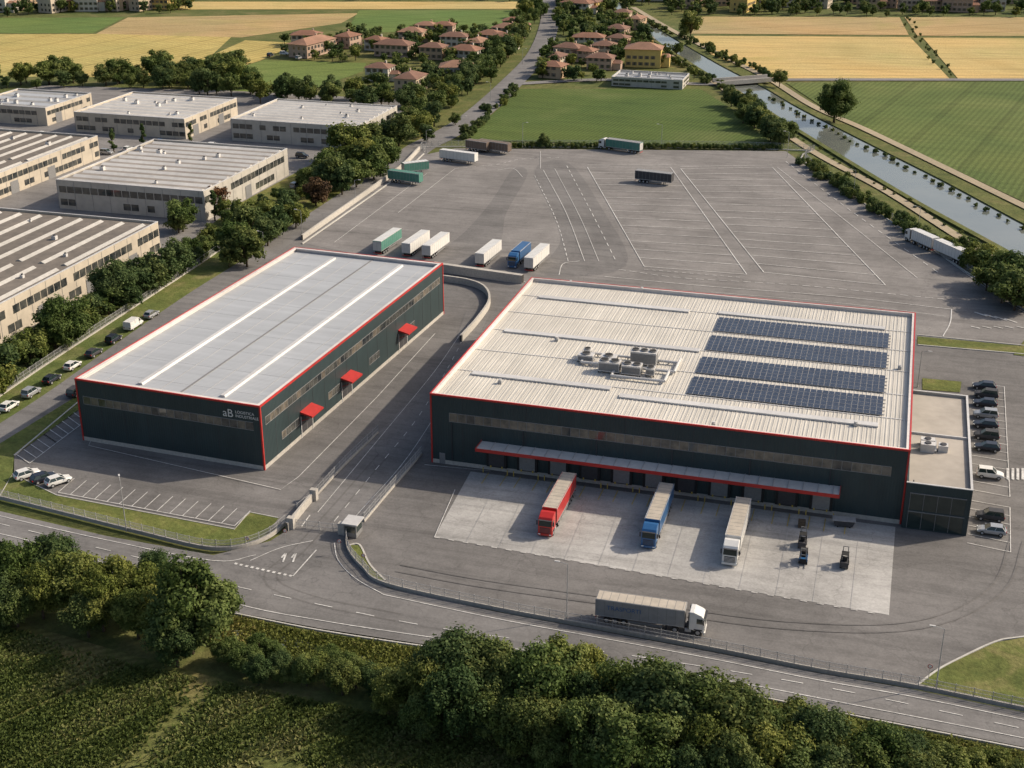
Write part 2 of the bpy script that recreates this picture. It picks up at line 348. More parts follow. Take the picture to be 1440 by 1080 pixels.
stalls((1368,540),(1366,690),(1412,545),(1420,700),14,.12); stalls((1364,705),(1360,765),(1420,715),(1421,778),5,.12)
for k in range(6): line([(1417+k*7,660),(1417+k*7,676)],.45)
dash([(611,757),(1252,868)],.14,1.2,1.6); line([(640,690),(611,757)],.12)
for i in range(1,13):
    t=i/13; A=lerp(G(662,664),G(1259,742),t); Bq=lerp(G(611,756),G(1250,866),t)
    ribbon(mk,[A,Bq],.05,ZM-.03,galv)
ribbon(mk,[lerp(G(662,664),G(611,756),.5),lerp(G(1259,742),G(1250,866),.5)],.05,ZM-.025,galv)
for i in range(11):
    x,y=lerp(G(700,668),G(1175,733),i/10)
    for dx in(-1.7,1.7): ribbon(mk,[(x+dx,y),(x+dx,y-4.5)],.14,ZM,yellow)
mk.obj('road_marking')
tm=MB(); zt=[.188]
def tyres(px):
    P=smooth(GP(px)); zt[0]+=.002
    for d in(-1,1): ribbon(tm,offs(P,d),.35,zt[0],tyre)
tyres([(560,800),(680,822),(880,850),(1100,880),(1290,880),(1400,830),(1430,760)])
tyres([(560,870),(440,845),(380,815),(420,775),(470,720),(540,640)])
tm.obj('tyre_tracks')
kb=MB()
def kerb(px,w=.3,h=.3,close=False,sm=True):
    P=GP(px); P=smooth(P) if sm else P; ribbon(kb,P,w,h,kerbm,0)
kerb([(0,699),(18,668),(80,698),(330,746),(345,728),(352,722),(392,730)],.2,sm=False); kerb([(20,642),(118,560)])
kerb([(1290,965),(1318,944),(1350,927),(1400,904),(1440,897),(1600,877)]); kerb([(491,768),(506,768),(520,795),(542,818)])
kerb([(590,210),(640,207),(1105,211),(1137,234),(1440,436),(1600,520)],.4,.35); kerb([(425,344),(556,252),(596,217)],.4,.4)
kerb([(330,864),(450,888),(600,911),(800,939),(1000,969),(1200,1008),(1440,1055)],.25,.3)
kerb([(1290,486),(1440,499)]); kerb([(1290,472),(1440,487)])
kb.obj('kerb')
# ---------------- fences -----------------
def fence(name,px,wallh=.5,h=1.8,sm=True,world=False,mat=galv):
    P=GP(px) if not world else px
    if sm and len(P)>2: P=smooth(P)
    mb=MB()
    if wallh: ribbon(mb,P,.25,wallh,conc_wall,0)
    for zz in(wallh+.15,(wallh+h)/2,h-.05): ribbon(mb,P,.05,zz,mat,zz-.05)
    for i,(x,y) in enumerate(resamp(P,.2)):
        if i%12==0: mb.box(x-.05,y-.05,0,x+.05,y+.05,h+.08,mat)
        else: mb.box(x-.016,y-.016,wallh+.0,x+.016,y+.016,h,mat)
    return mb.obj(name)
fence('metal_fence',[(-60,687),(0,702),(100,727),(200,752),(290,773),(340,771),(378,757),(402,738)],.7,2.0)
fence('metal_fence',[(440,704),(485,655),(532,610)],.5,1.9); fence('metal_fence',[(512,735),(550,690),(593,640)],.5,1.9)
fence('metal_fence',[(487,752),(490,776),(510,801),(545,825),(700,859),(840,885),(1000,915),(1150,945),(1280,967),(1440,1000),(1600,1033)],.7,2.0)
fence('metal_fence',[(596,214),(640,205),(1108,209),(1142,233),(1440,432),(1600,515)],.0,2.0,True)
fence('metal_fence',[(-60,600),(60,517),(170,445),(290,366),(350,322)],.4,2.0)
fence('sliding_gate',[(412,742),(478,750)],0,1.7,False); fence('sliding_gate',[(418,720),(440,704)],0,1.7,False)
wl=MB(); ribbon(wl,smooth(GP([(425,338),(554,246),(590,212)])),.5,1.6,conc_wall,0)
ribbon(wl,GP([(610,381),(735,399)]),1.4,2.4,conc_wall,0)
ribbon(wl,smooth(GP([(622,396),(660,402),(682,412),(688,430),(672,455),(648,482)])),.5,1.8,conc_wall,0)
for p in((410,744),(482,752),(442,704)):
    x,y=G(*p); wl.box(x-.6,y-.5,0,x+.6,y+.5,2.3,conc_wall)
ribbon(wl,GP([(404,748),(440,704)]),.4,1.7,conc_wall,0)
wl.obj('concrete_wall')
# ---------------- main buildings -----------------
def RR(FL,FR,BR,BL,h):
    a,b,c,d=G(*FL,h),G(*FR,h),G(*BR,h),G(*BL,h)
    return (a[0]+d[0])/2,(a[1]+b[1])/2,(b[0]+c[0])/2,(c[1]+d[1])/2
def shell(e,W,D,h,zr,wallx,wally,roofm,cap=red,plin=.9,capw=.45):
    mb=MB()
    mb.box(0,0,plin,W,.3,h-.3,wallx); mb.box(0,D-.3,plin,W,D,h-.3,wallx)
    mb.box(0,.3,plin,.3,D-.3,h-.3,wally); mb.box(W-.3,.3,plin,W,D-.3,h-.3,wally)
    mb.obj('walls',e)
    mb=MB(); q=.06
    mb.box(-q,-q,0,W+q,D+q,plin,conc_wall); mb.obj('plinth',e)
    mb=MB()
    mb.box(.3,.3,zr-.3,W-.3,D-.3,zr,roofm); mb.obj('roof',e)
    mb=MB()
    t=.25
    mb.box(.302,.302,zr,W-.302,.3+t,h-.3,parw);mb.box(.302,D-.3-t,zr,W-.302,D-.302,h-.3,parw)
    mb.box(.302,.3+t,zr,.3+t,D-.3-t,h-.3,parw);mb.box(W-.3-t,.3+t,zr,W-.302,D-.3-t,h-.3,parw)
    mb.box(.15,.15,h-.3,W-.15,.15+capw,h,parw);mb.box(.15,D-.15-capw,h-.3,W-.15,D-.15,h,parw)
    mb.box(.15,.15+capw,h-.3,.15+capw,D-.15-capw,h,parw);mb.box(W-.15-capw,.15+capw,h-.3,W-.15,D-.15-capw,h,parw)
    mb.obj('parapet',e)
    mb=MB(); o=.12
    mb.box(-o,-o,h-.28,W+o,.15,h+.05,cap);mb.box(-o,D-.15,h-.28,W+o,D+o,h+.05,cap)
    mb.box(-o,.15,h-.28,.15,D-.15,h+.05,cap);mb.box(W-.15,.15,h-.28,W+o,D-.15,h+.05,cap)
    for x,y in((-.1,-.1),(W-.2,-.1),(-.1,D-.2),(W-.2,D-.2)): mb.box(x,y,.0,x+.3,y+.3,h-.28,cap)
    mb.obj('red_trim',e)
def winfront(mb,x0,x1,z0,z1,y,step,fr=midgrey):
    n=max(1,int((x1-x0)/step)); s=(x1-x0)/n
    mb.box(x0,y-.05,z0-.1,x1,y,z0,fr);mb.box(x0,y-.05,z1,x1,y,z1+.1,fr)
    for i in range(n):
        mb.box(x0+i*s+.08,y-.03,z0,x0+(i+1)*s,y,z1,winstrip if random.random()<.6 else glass)
        mb.box(x0+i*s,y-.06,z0,x0+i*s+.08,y,z1,fr)
def winside(mb,y0,y1,z0,z1,x,step,fr=midgrey,sgn=1):
    n=max(1,int((y1-y0)/step)); s=(y1-y0)/n
    a,bq=(x,x+.05) if sgn>0 else(x-.05,x)
    mb.box(a,y0,z0-.1,bq,y1,z0,fr);mb.box(a,y0,z1,bq,y1,z1+.1,fr)
    for i in range(n):
        mb.box(a,y0+i*s+.08,z0,bq-.02 if sgn>0 else bq,y0+(i+1)*s,z1,glass if random.random()<.6 else winstrip)
        mb.box(a,y0+i*s,z0,bq,y0+i*s+.08,z1,fr)
hB=14.0
bx0,by0,bx1,by1=RR((605,553),(1280,633),(1287,440),(748,390),hB); WB=bx1-bx0; DB=by1-by0
B=empty('logistics_warehouse',(bx0,by0,0))
shell(B,WB,DB,hB,13.2,wall_dk,wall_dky,roofw)
def LB(u,v,z=13.2): x,y=G(u,v,z); return x-bx0,y-by0
mb=MB()
x=.9
while x<WB-.8: mb.box(x,.6,13.202,x+.14,DB-.6,13.27,roofw); x+=.75
mb.obj('roof_ribs',B)
mb=MB()
winfront(mb,3.5,WB-2.5,8.9,10.5,-.002,1.6)
mb.obj('windows',B)
mb=MB()
x=6
while x<WB-1: mb.box(x,-.03,.95,x+.08,-.002,8.7,dkgrey); mb.box(x,-.03,10.7,x+.08,-.002,13.6,dkgrey); x+=6
for i in range(7):
    X=4+i*13.5; mb.cyl((X,-.12,1.0),(X,-.12,8.7),.09,.09,8,dkgrey)
mb.obj('facade_joints',B)
cx0=LB(677,622,5.6)[0]; cx1=LB(1181,690,5.6)[0]
mb=MB()
mb.box(cx0,-3.6,5.5,cx1,-.01,5.75,galvl); mb.box(cx0-.1,-3.75,5.35,cx1+.1,-3.6,5.95,red); mb.box(cx0-.1,-3.6,5.35,cx0,-.01,5.95,red); mb.box(cx1,-3.6,5.35,cx1+.1,-.01,5.95,red)
x=cx0
while x<cx1: mb.box(x,-3.59,5.75,x+.12,-.01,5.85,galv); x+=2.5
mb.obj('dock_canopy',B)
mb=MB(); nd=11
for i in range(nd):
    t=(i+.5)/nd; xc=cx0+(cx1-cx0)*t
    mb.box(xc-1.9,-.5,1.0,xc+1.9,-.02,4.9,black); mb.box(xc-1.45,-.53,1.15,xc+1.45,-.5,4.4,midgrey if i%3 else dkgrey)
    mb.box(xc-1.2,-.62,.9,xc-.95,-.1,1.3,yellow);mb.box(xc+.95,-.62,.9,xc+1.2,-.1,1.3,yellow)
    for dx in(-2.3,2.3): mb.cyl((xc+dx,-1.3,0.1),(xc+dx,-1.3,1.1),.1,.1,8,yellow)
mb.box(1.5,-.1,.1,2.6,-.02,2.3,midgrey)
mb.obj('dock_doors',B)
mb=MB()
for (a,b) in(((757,420),(970,437)),((708,468),(985,492)),((663,527),(860,546)),((1010,442),(1245,462)),((870,560),(1235,597))):
    p=LB(*a);q=LB(*b); yc=(p[1]+q[1])/2; mb.box(p[0],yc-.8,13.272,q[0],yc+.8,13.55,galvl)
mb.obj('roof_lights',B)
mb=MB()
px0=(LB(1003,462)[0]+LB(967,557)[0])/2; px1=(LB(1250,490)[0]+LB(1246,575)[0])/2
for (u,v) in((1128,469),(1122,496),(1113,528),(1107,558)):
    yc=LB(u,v)[1]; npx=int((px1-px0)/1.08)
    for i in range(npx):
        for j in range(5):
            X=px0+i*1.08; Y=yc-4.1+j*1.68
            mb.box(X,Y,13.45,X+1.03,Y+1.62,13.49,galv)
            for k in range(2):
                mb.box(X+.03,Y+.035+k*.79,13.49,X+1.0,Y+.795+k*.79,13.497,pvm)
    for j in range(5): mb.box(px0,yc-3.6+j*1.68,13.28,px1,yc-3.5+j*1.68,13.449,galv)
mb.obj('solar_panels',B)
mb=MB()
hx,hy=LB(882,520)
def unit(x,y,w,d,h,fans=2,z=13.3):
    mb.box(x,y,z+.3,x+w,y+d,z+h,galvl); mb.box(x+.1,y-.02,z+.5,x+w-.1,y,z+h-.3,midgrey)
    mb.box(x+w,y+.1,z+.5,x+w+.02,y+d-.1,z+h-.3,midgrey)
    for (a,b) in((x,y),(x+w-.2,y),(x,y+d-.2),(x+w-.2,y+d-.2)): mb.box(a,b,z,a+.2,b+.2,z+.3,dkgrey)
    for i in range(fans):
        c=x+w*(i+.5)/fans; mb.cyl((c,y+d/2,z+h),(c,y+d/2,z+h+.25),min(w/fans,d)*.42,min(w/fans,d)*.42,16,midgrey); mb.cyl((c,y+d/2,z+h+.25),(c,y+d/2,z+h+.27),min(w/fans,d)*.36,min(w/fans,d)*.36,16,black)
unit(hx-5,hy-3,4,2.2,2.2,2);unit(hx-.5,hy-3.2,3.6,2.4,2.0,2);unit(hx-5.5,hy+.8,3,2,1.7,1);unit(hx+0,hy+2.5,5,2.4,2.7,3);unit(hx-10,hy+1,3,2,1.5,1);unit(hx+4,hy-2.5,1.6,1.8,1.6,1)
unit(hx-9.5,hy+3.8,1.4,1.4,1.5,1)
for (x0,y0,x1,y1) in((-9,0,-5,0),(-9,0,-9,5),(-9,5,0,5),(3,0,9,0),(9,0,9,7),(4,4.8,9,4.8),(-2,-5,8,-5),(8,-5,8,0),(-2,-5,-2,-3)):
    mb.cyl((hx+x0,hy+y0,13.8),(hx+x1,hy+y1,13.8),.28,.28,8,galvl)
for k in range(9): mb.box(hx-9+k*2,hy+4.9,13.28,hx-8.8+k*2,hy+5.1,13.6,dkgrey)
mb.obj('rooftop_hvac',B)
mb=MB()
for (u,v) in((800,400),(900,410),(780,480),(1200,600),(700,540),(1000,600),(1262,520)):
    X,Y=LB(u,v); mb.box(X,Y,13.27,X+.7,Y+.7,13.8,galv); mb.cyl((X+.35,Y+.35,13.8),(X+.35,Y+.35,14.1),.3,.3,10,galvl)
for f in(.2,.36,.53,.69,.85): mb.box(.7,DB*f,13.275,WB-.7,DB*f+.25,13.31,galvl)
mb.obj('roof_vents',B)
hA=8.6
ax0=bx1+.15; ax1=(G(1367,690,hA)[0]+G(1362,557,hA)[0])/2; ay0=G(1367,690,hA)[1]; ay1=G(1362,557,hA)[1]
A=empty('office_annex',(ax0,ay0,0)); WA=ax1-ax0; DA=ay1-ay0
mb=MB(); mb.box(0,0,0,WA,.3,hA,wall_dk);mb.box(WA-.3,.3,0,WA,DA,hA,cream2);mb.box(0,DA-.3,0,WA-.3,DA,hA,cream2);mb.box(0,.3,0,.3,DA-.3,hA,wall_dky); mb.obj('walls',A)
mb=MB(); mb.box(.3,.3,hA-.8,WA-.3,DA-.3,hA-.5,bitl); mb.obj('roof',A)
mb=MB(); mb.box(-.05,-.05,hA,WA+.05,.35,hA+.12,galvl);mb.box(WA-.35,.35,hA,WA+.05,DA+.05,hA+.12,galvl);mb.box(-.05,DA-.35,hA,WA-.35,DA+.05,hA+.12,galvl)
mb.box(.3,DA*.52,hA-.5,WA-.3,DA*.52+.3,hA-.1,galvl); mb.obj('parapet',A)
mb=MB(); n=4; s=(WA-1.6)/n
for fl in(0,1):
    z0=.4+fl*3.4
    for i in range(n):
        mb.box(.8+i*s+.06,-.06,z0,.8+(i+1)*s-.06,-.002,z0+2.95,glass2)
        mb.box(.8+i*s-.04,-.1,z0-.1,.8+i*s+.04,-.002,z0+3.0,midgrey)
    mb.box(.7,-.11,z0+2.95,WA-.7,-.002,z0+3.1,midgrey)
    for i in range(2): mb.box(WA+.002,.8+i*2.6,z0,WA+.06,3.0+i*2.6,z0+2.9,glass2)
    y=8
    while y<DA-3: mb.box(WA+.002,y,z0+.8,WA+.05,y+1.6,z0+2.2,glass); y+=3.4
mb.obj('windows',A)
mb=MB(); ztp=hA-.5
for (x,y,w,d,h) in((2,DA*.34,2.4,1.6,1.5),(2,DA*.40,2.4,1.4,1.3),(5,DA*.36,1.6,1.6,1.2)):
    mb.box(x,y,ztp,x+w,y+d,ztp+h,galvl); mb.cyl((x+w/2,y+d/2,ztp+h),(x+w/2,y+d/2,ztp+h+.15),.55,.55,14,dkgrey)
mb.box(4.4,DA*.34,ztp+.3,4.7,DA*.45,ztp+.6,galv); mb.obj('rooftop_hvac',A)
hL=12.9
pA=Vector(G(120,533,hL));pB=Vector(G(383,575,hL));pC=Vector(G(608,368,hL));pD=Vector(G(403,347,hL))
angd=((pB-pA)+(pC-pD)).normalized(); rzL=math.atan2(angd.y,angd.x); ctr=(pA+pB+pC+pD)/4
WL=((pB-pA).length+(pC-pD).length)/2; DL=((pD-pA).length+(pC-pB).length)/2
orig=ctr-angd*WL/2-Vector((-angd.y,angd.x))*DL/2
Lw=empty('storage_warehouse',(orig.x,orig.y,0),rzL)
def LL(u,v,z):
    d=Vector(G(u,v,z))-orig; return d.dot(angd),d.dot(Vector((-angd.y,angd.x)))
shell(Lw,WL,DL,hL,12.1,wall_dk,wall_dky,roofb,capw=.7)
mb=MB()
winfront(mb,1.2,WL-1.6,7.9,9.4,-.002,1.6)
winside(mb,1.5,DL-2,8.6,10.0,WL+.002,1.7)
for (a,b) in((.08,.16),(.3,.36),(.52,.58),(.74,.8)): winside(mb,DL*a,DL*b,3.2,4.6,WL+.002,1.5)
mb.obj('windows',Lw)
mb=MB()
for fx in(.31,.76):
    X=WL*fx; mb.prof([(X-.6,12.1),(X+.6,12.1),(X+.4,12.5),(X-.4,12.5)],3,DL-3,galvl)
X=WL*.54; mb.box(X,.7,12.102,X+.4,DL-.7,12.2,midgrey)
for fx in(.12,.43,.65,.9): mb.box(WL*fx,.7,12.102,WL*fx+.1,DL-.7,12.15,galv)
y=6
while y<DL-2: mb.box(.7,y,12.101,WL-.7,y+.05,12.12,galv); y+=9
mb.obj('roof_lights',Lw)
mb=MB()
for (u,v) in((440,578),(492,530),(560,462)):
    yc=LL(u,v,5.0)[1]
    mb.prof([(WL+.002,5.6),(WL+.002,5.2),(WL+2.6,4.7),(WL+2.6,5.0)],yc-2.4,yc+2.4,red)
    mb.cyl((WL+.05,yc-2.2,3.6),(WL+2.4,yc-2.2,4.7),.06,.06,6,red);mb.cyl((WL+.05,yc+2.2,3.6),(WL+2.4,yc+2.2,4.7),.06,.06,6,red)
mb.obj('door_canopies',Lw)
mb=MB()
for (u,v) in((440,578),(492,530),(560,462)):
    yc=LL(u,v,5.0)[1]
    mb.box(WL+.002,yc-2.2,.95,WL+.08,yc+2.2,4.4,dkgrey); mb.box(WL+.08,yc-.05,.95,WL+.1,yc+.05,4.4,midgrey); mb.box(WL+.07,yc-2.4,.1,WL+.14,yc-2.2,4.6,galvl); mb.box(WL+.07,yc+2.2,.1,WL+.14,yc+2.4,4.6,galvl)
mb.obj('doors',Lw)
mb=MB(); y=5
while y<DL-1: mb.box(WL+.002,y,.95,WL+.03,y+.08,8.4,dkgrey); y+=5
x=5
while x<WL-1: mb.box(x,-.03,.95,x+.08,-.002,7.7,dkgrey); x+=5
mb.obj('facade_joints',Lw)
def text(s,size,loc,parent,name):
    c=bpy.data.curves.new(name,'FONT'); c.body=s; c.size=size; c.extrude=.02
    o=bpy.data.objects.new(name,c); sc.collection.objects.link(o); o.parent=parent; o.location=loc; o.rotation_euler=(math.radians(90),0,0)
    c.materials.append(whitep); return o
text("aB",2.2,(WL-7.7,-.12,9.95),Lw,'sign_letters'); text("LOGISTICA\nINDUSTRIALE",.78,(WL-5.1,-.12,10.85),Lw,'sign_text')
x,y=G(497,752); e=empty('guard_booth',(x,y,0),0)
mb=MB(); mb.box(-1.1,-1.3,.2,1.1,1.3,2.6,midgrey); mb.box(-1.4,-1.6,2.6,1.4,1.6,2.8,galvl); mb.obj('walls',e)
mb=MB(); mb.box(-.9,-1.33,1.1,.9,-1.302,2.2,glass2);mb.box(1.102,-1.1,1.1,1.13,1.1,2.2,glass2);mb.box(-1.13,-1.1,1.1,-1.102,.2,2.2,glass2); mb.obj('windows',e)
# ---------------- industrial estate -----------------
def industrial(x0,y0,x1,y1,h,roofm,axis,n,wm,name='industrial_building',sw=.45,sk=None,rise=.5):
    sk=sk or skyl
    W,D=x1-x0,y1-y0; e=empty(name,(x0,y0,0))
    mb=MB(); mb.box(0,0,0,W,.3,h,wm);mb.box(0,D-.3,0,W,D,h,wm);mb.box(0,.3,0,.3,D-.3,h,wm);mb.box(W-.3,.3,0,W,D-.3,h,wm)
    mb.obj('walls',e)
    mb=MB(); x=0
    while x<W: mb.box(x,-.04,0,x+.12,-.002,h*.98,midgrey); x+=6
    y=0
    while y<D: mb.box(W+.002,y,0,W+.04,y+.12,h*.98,midgrey); y+=6
    mb.box(-.06,-.06,h,W+.06,.36,h+.15,galvl);mb.box(W-.36,.36,h,W+.06,D+.06,h+.15,galvl);mb.box(-.06,.36,h,.36,D+.06,h+.15,galvl);mb.box(.36,D-.36,h,W-.36,D+.06,h+.15,galvl)
    mb.obj('trim',e)
    mb=MB(); mb.box(.3,.3,h-.7,W-.3,D-.3,h-.5,roofm); mb.obj('roof',e)
    mb=MB(); zr=h-.5
    for i in range(n):
        t=(i+.5)/n
        if axis=='x':
            yc=D*t; w=D/n*sw*.5
            for (a,b) in((.03,.97),):
                mb.add([(W*a,yc-w,zr+.01),(W*b,yc-w,zr+.01),(W*b,yc+w,zr+.01),(W*a,yc+w,zr+.01),(W*a,yc,zr+rise),(W*b,yc,zr+rise)],[(0,1,5,4),(2,3,4,5),(1,2,5),(3,0,4)],sk)
        else:
            xc=W*t; w=W/n*sw*.5
            for (a,b) in((.03,.48),(.52,.97)):
                mb.add([(xc-w,D*a,zr+.01),(xc+w,D*a,zr+.01),(xc+w,D*b,zr+.01),(xc-w,D*b,zr+.01),(xc,D*a,zr+rise),(xc,D*b,zr+rise)],[(1,2,5,4),(3,0,4,5),(0,1,4),(2,3,5)],sk)
    mb.obj('skylights',e)
    mb=MB()
    def strip(z0,z1,cov):
        x=.8
        while x<W-2.5:
            if random.random()<cov: mb.box(x,-.06,z0,x+2.4,-.002,z1,glass)
            x+=2.7
        y=.8
        while y<D-2.5:
            if random.random()<cov: mb.box(W+.002,y,z0,W+.06,y+2.4,z1,glass)
            y+=2.7
    strip(h*.58,h*.8,.92); strip(h*.14,h*.36,.5)
    for k in range(int(D/20)): mb.box(W+.045,6+k*20,0,W+.1,10+k*20,4,midgrey)
    mb.obj('windows',e)
    mb=MB()
    for k in range(10):
        X,Y=random.uniform(2,W-4),random.uniform(2,D-4); s=random.uniform(.6,1.5); mb.box(X,Y,zr,X+s,Y+s,zr+s*.9,galvl); mb.cyl((X+s/2,Y+s/2,zr+s*.9),(X+s/2,Y+s/2,zr+s*.9+.3),s*.3,s*.3,10,dkgrey)
    mb.obj('roof_units',e); return e
def R3(FL,FR,BR,h):
    p,q,r=G(*FL,h),G(*FR,h),G(*BR,h); return p[0],(p[1]+q[1])/2,(q[0]+r[0])/2,r[1]
industrial(*R3((-40,144),(58,153),(130,131),7),7,roofb,'x',4,cream,sw=.3)
industrial(*R3((105,157),(255,168),(335,138),7.5),7.5,ltroof,'x',8,cream,sw=.5,sk=skyl2)
industrial(*R3((322,168),(505,178),(558,149),8),8,ltroof,'x',9,cream2,sw=.5,sk=skyl2)
industrial(*R3((80,252),(283,270),(405,209),9),9,bitum,'x',11,cream2,sw=.55,sk=skyl2)
p=G(137,191,8); industrial(p[0]-85,G(-60,268,8)[1],p[0],p[1],8,oldroof,'y',14,cream,sw=.28)
p=G(222,312,9); industrial(p[0]-90,G(0,425,9)[1]-14,p[0],p[1],9,oldroof,'y',14,cream,sw=.3)
p=G(860,108,4);q=G(962,111,4); industrial(p[0],p[1],q[0],p[1]+18,4,roofb,'x',3,cream2,name='farm_shed',sw=.2)
# ---------------- houses -----------------
def house(x,y,w,d,h,rz,sm,name='terracotta_house'):
    e=empty(name,(x,y,0),rz); terra=random.choice(terras)
    wing=random.random()<.6
    mb=MB(); mb.box(-w/2,-d/2,0,w/2,d/2,h,sm)
    if wing: mb.box(w/2,-d*.3,0,w/2+4,d*.25,h*.55,sm)
    mb.obj('walls',e)
    mb=MB(); o=.7; rh=d*.22; r=max(w/2-d/2,.5)
    vs=[(-w/2-o,-d/2-o,h),(w/2+o,-d/2-o,h),(w/2+o,d/2+o,h),(-w/2-o,d/2+o,h),(-r,0,h+rh),(r,0,h+rh)]
    mb.add(vs,[(0,1,5,4),(2,3,4,5),(1,2,5),(3,0,4),(3,2,1,0)],terra)
    if wing: mb.add([(w/2+.01,-d*.3-.4,h*.56),(w/2+4.4,-d*.3-.4,h*.56),(w/2+4.4,d*.25+.4,h*.56),(w/2+.01,d*.25+.4,h*.56),(w/2+.01,0,h*.56+1.2),(w/2+3.4,0,h*.56+1.2)],[(0,1,5,4),(2,3,4,5),(1,2,5),(3,2,1,0)],terra)
    mb.box(w*.2,d*.1,h+.2,w*.2+.7,d*.1+.7,h+rh+.6,sm); mb.obj('roof',e)
    mb=MB(); fl=2 if h>5 else 1
    for f in range(fl):
        z0=1+f*3
        k=-w/2+1.2
        while k<w/2-1.5:
            for yy in(-d/2-.05,d/2+.002): mb.box(k,yy,z0,k+1.1,yy+.048,z0+1.5,glass); 
            mb.box(k-.5,-d/2-.06,z0,k-.04,-d/2-.002,z0+1.5,brownp); mb.box(k+1.14,-d/2-.06,z0,k+1.6,-d/2-.002,z0+1.5,brownp)
            k+=2.9
        k=-d/2+1.2
        while k<d/2-1.5:
            mb.box(-w/2-.05,k,z0,-w/2-.002,k+1.1,z0+1.5,glass);mb.box(w/2+.002,k,z0,w/2+.05,k+1.1,z0+1.5,glass); k+=3
    mb.obj('windows',e)
HS=[(440,76,26,11),(432,64,15,9),(555,78,18,10),(580,58,13,10),(600,50,11,8),(640,65,14,9),(535,112,11,9),(578,128,14,10),(642,112,14,11),(610,82,12,9),(655,86,15,10),(672,74,12,9),(690,62,13,10),(712,52,13,10),(722,42,11,8),(706,68,10,8),(490,66,11,9),(625,50,11,8),(530,70,10,8),
(778,108,11,9),(800,84,13,9),(782,94,10,8),(828,66,16,9),(822,86,11,8),(850,78,11,9),(845,96,12,9),(905,92,17,12),(868,56,11,9),(870,70,10,8),(895,40,11,8),(875,30,10,8)]
for (u,v,w,d) in HS:
    x,y=G(u,v); house(x,y,w,d,random.choice([5.5,6,6.5]) if (u,v)!=(905,92) else 8.5,random.choice([0,.1,.25,-.15,1.57,1.4,.1]),stucco[4] if (u,v)==(905,92) else random.choice(stucco[:4]+stucco[5:]))
for i in range(80):
    u=random.uniform(790,1460) if i%3 else random.uniform(-20,230); v=random.uniform(-3,18) if u>700 else random.uniform(4,16)
    if 845<u<935 and v>3: continue
    x,y=G(u,v); house(x,y,random.uniform(10,20),random.uniform(8,11),random.choice([6,6,8,10]),random.choice([0,.3,-.2,1.4]),random.choice(stucco),'village_house')
# ---------------- trees -----------------
def quadmesh(name,V,C,mat,mb=None):
    base=len(mb.v) if mb else 0
    N=len(V); me=bpy.data.meshes.new(name)
    bv=np.array(mb.v,dtype=np.float64).reshape(-1,3) if mb else np.zeros((0,3))
    allv=np.concatenate([bv,V.reshape(-1,3)])
    fl=[] ; tot=[]
    if mb:
        for f in mb.f: fl+=list(f); tot.append(len(f))
    loops=np.concatenate([np.array(fl,dtype=np.int32),np.arange(base,base+4*N,dtype=np.int32)])
    tots=np.concatenate([np.array(tot,dtype=np.int32),np.full(N,4,dtype=np.int32)])
    st=np.concatenate([[0],np.cumsum(tots)[:-1]]).astype(np.int32)
    me.vertices.add(len(allv)); me.vertices.foreach_set('co',allv.ravel().astype(np.float32))
    me.loops.add(len(loops)); me.loops.foreach_set('vertex_index',loops)
    me.polygons.add(len(tots)); me.polygons.foreach_set('loop_start',st); me.polygons.foreach_set('loop_total',tots)
    if mb: me.materials.append(bark)
    me.materials.append(mat)
    mi=np.concatenate([np.zeros(len(tot)),np.full(N,1 if mb else 0)]).astype(np.int32)
    me.polygons.foreach_set('material_index',mi)
    at=me.attributes.new('var','FLOAT','POINT')
    at.data.foreach_set('value',np.concatenate([np.zeros(base),np.repeat(C,4)]).astype(np.float32))
    me.update(calc_edges=True); return me
def tree_mesh(name,seed,H=10,W=9,nc=26,nl=380,ls=.36,mat=leafA,shape='round'):
    r=np.random.default_rng(seed); mb=MB()
    th=H*(.2 if shape=='round' else .12)
    mb.cyl((0,0,-.3),(0,0,th),H*.03,H*.022,8,bark)
    mb.cyl((0,0,th),(r.normal()*.2,r.normal()*.2,H*.72),H*.022,H*.006,6,bark)
    cents=[]
    for i in range(nc):
        d=r.normal(size=3); d/=np.linalg.norm(d)
        rad=.35+.7*r.random()**.45
        if shape=='round': c=np.array([d[0]*W*.38*rad,d[1]*W*.38*rad,H*.55+d[2]*H*.35*rad]); cr=W*r.uniform(.07,.19)
        elif shape=='bush': c=np.array([d[0]*W*.4*rad,d[1]*W*.4*rad,H*.42+d[2]*H*.33*rad]); cr=W*r.uniform(.12,.2)
        else:
            zz=r.random(); c=np.array([d[0]*W*.32*(1-zz*.8)*rad,d[1]*W*.32*(1-zz*.8)*rad,H*(.15+.78*zz)]); cr=W*r.uniform(.12,.2)*(1-.5*zz)
        cents.append((c,cr))
        if i<9 and shape!='tall': mb.cyl((0,0,th*(.7+.3*r.random())),tuple(c),H*.010,H*.003,5,bark)
    V=[];C=[]
    for c,cr in cents:
        d=r.normal(size=(nl,3)); d/=np.linalg.norm(d,axis=1)[:,None]
        rr=cr*(.45+.7*r.random(nl)**.6); rr*=1+.35*np.sin(d[:,0]*5+seed)*np.cos(d[:,1]*6)
        p=c+d*rr[:,None]*np.array([1,1,.8])
        n=d+r.normal(size=(nl,3))*.55; n[:,2]+=.3; n/=np.linalg.norm(n,axis=1)[:,None]
        t=np.cross(n,r.normal(size=(nl,3))); t/=np.linalg.norm(t,axis=1)[:,None]; bb=np.cross(n,t)
        s=(ls*(.6+.8*r.random(nl)))[:,None]
        q=np.stack([p-t*s*.6,p-bb*s*.38,p+t*s*.6,p+bb*s*.38],1)
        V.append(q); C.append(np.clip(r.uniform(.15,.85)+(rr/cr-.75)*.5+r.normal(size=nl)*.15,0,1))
    return quadmesh(name,np.concatenate(V),np.concatenate(C),mat,mb)
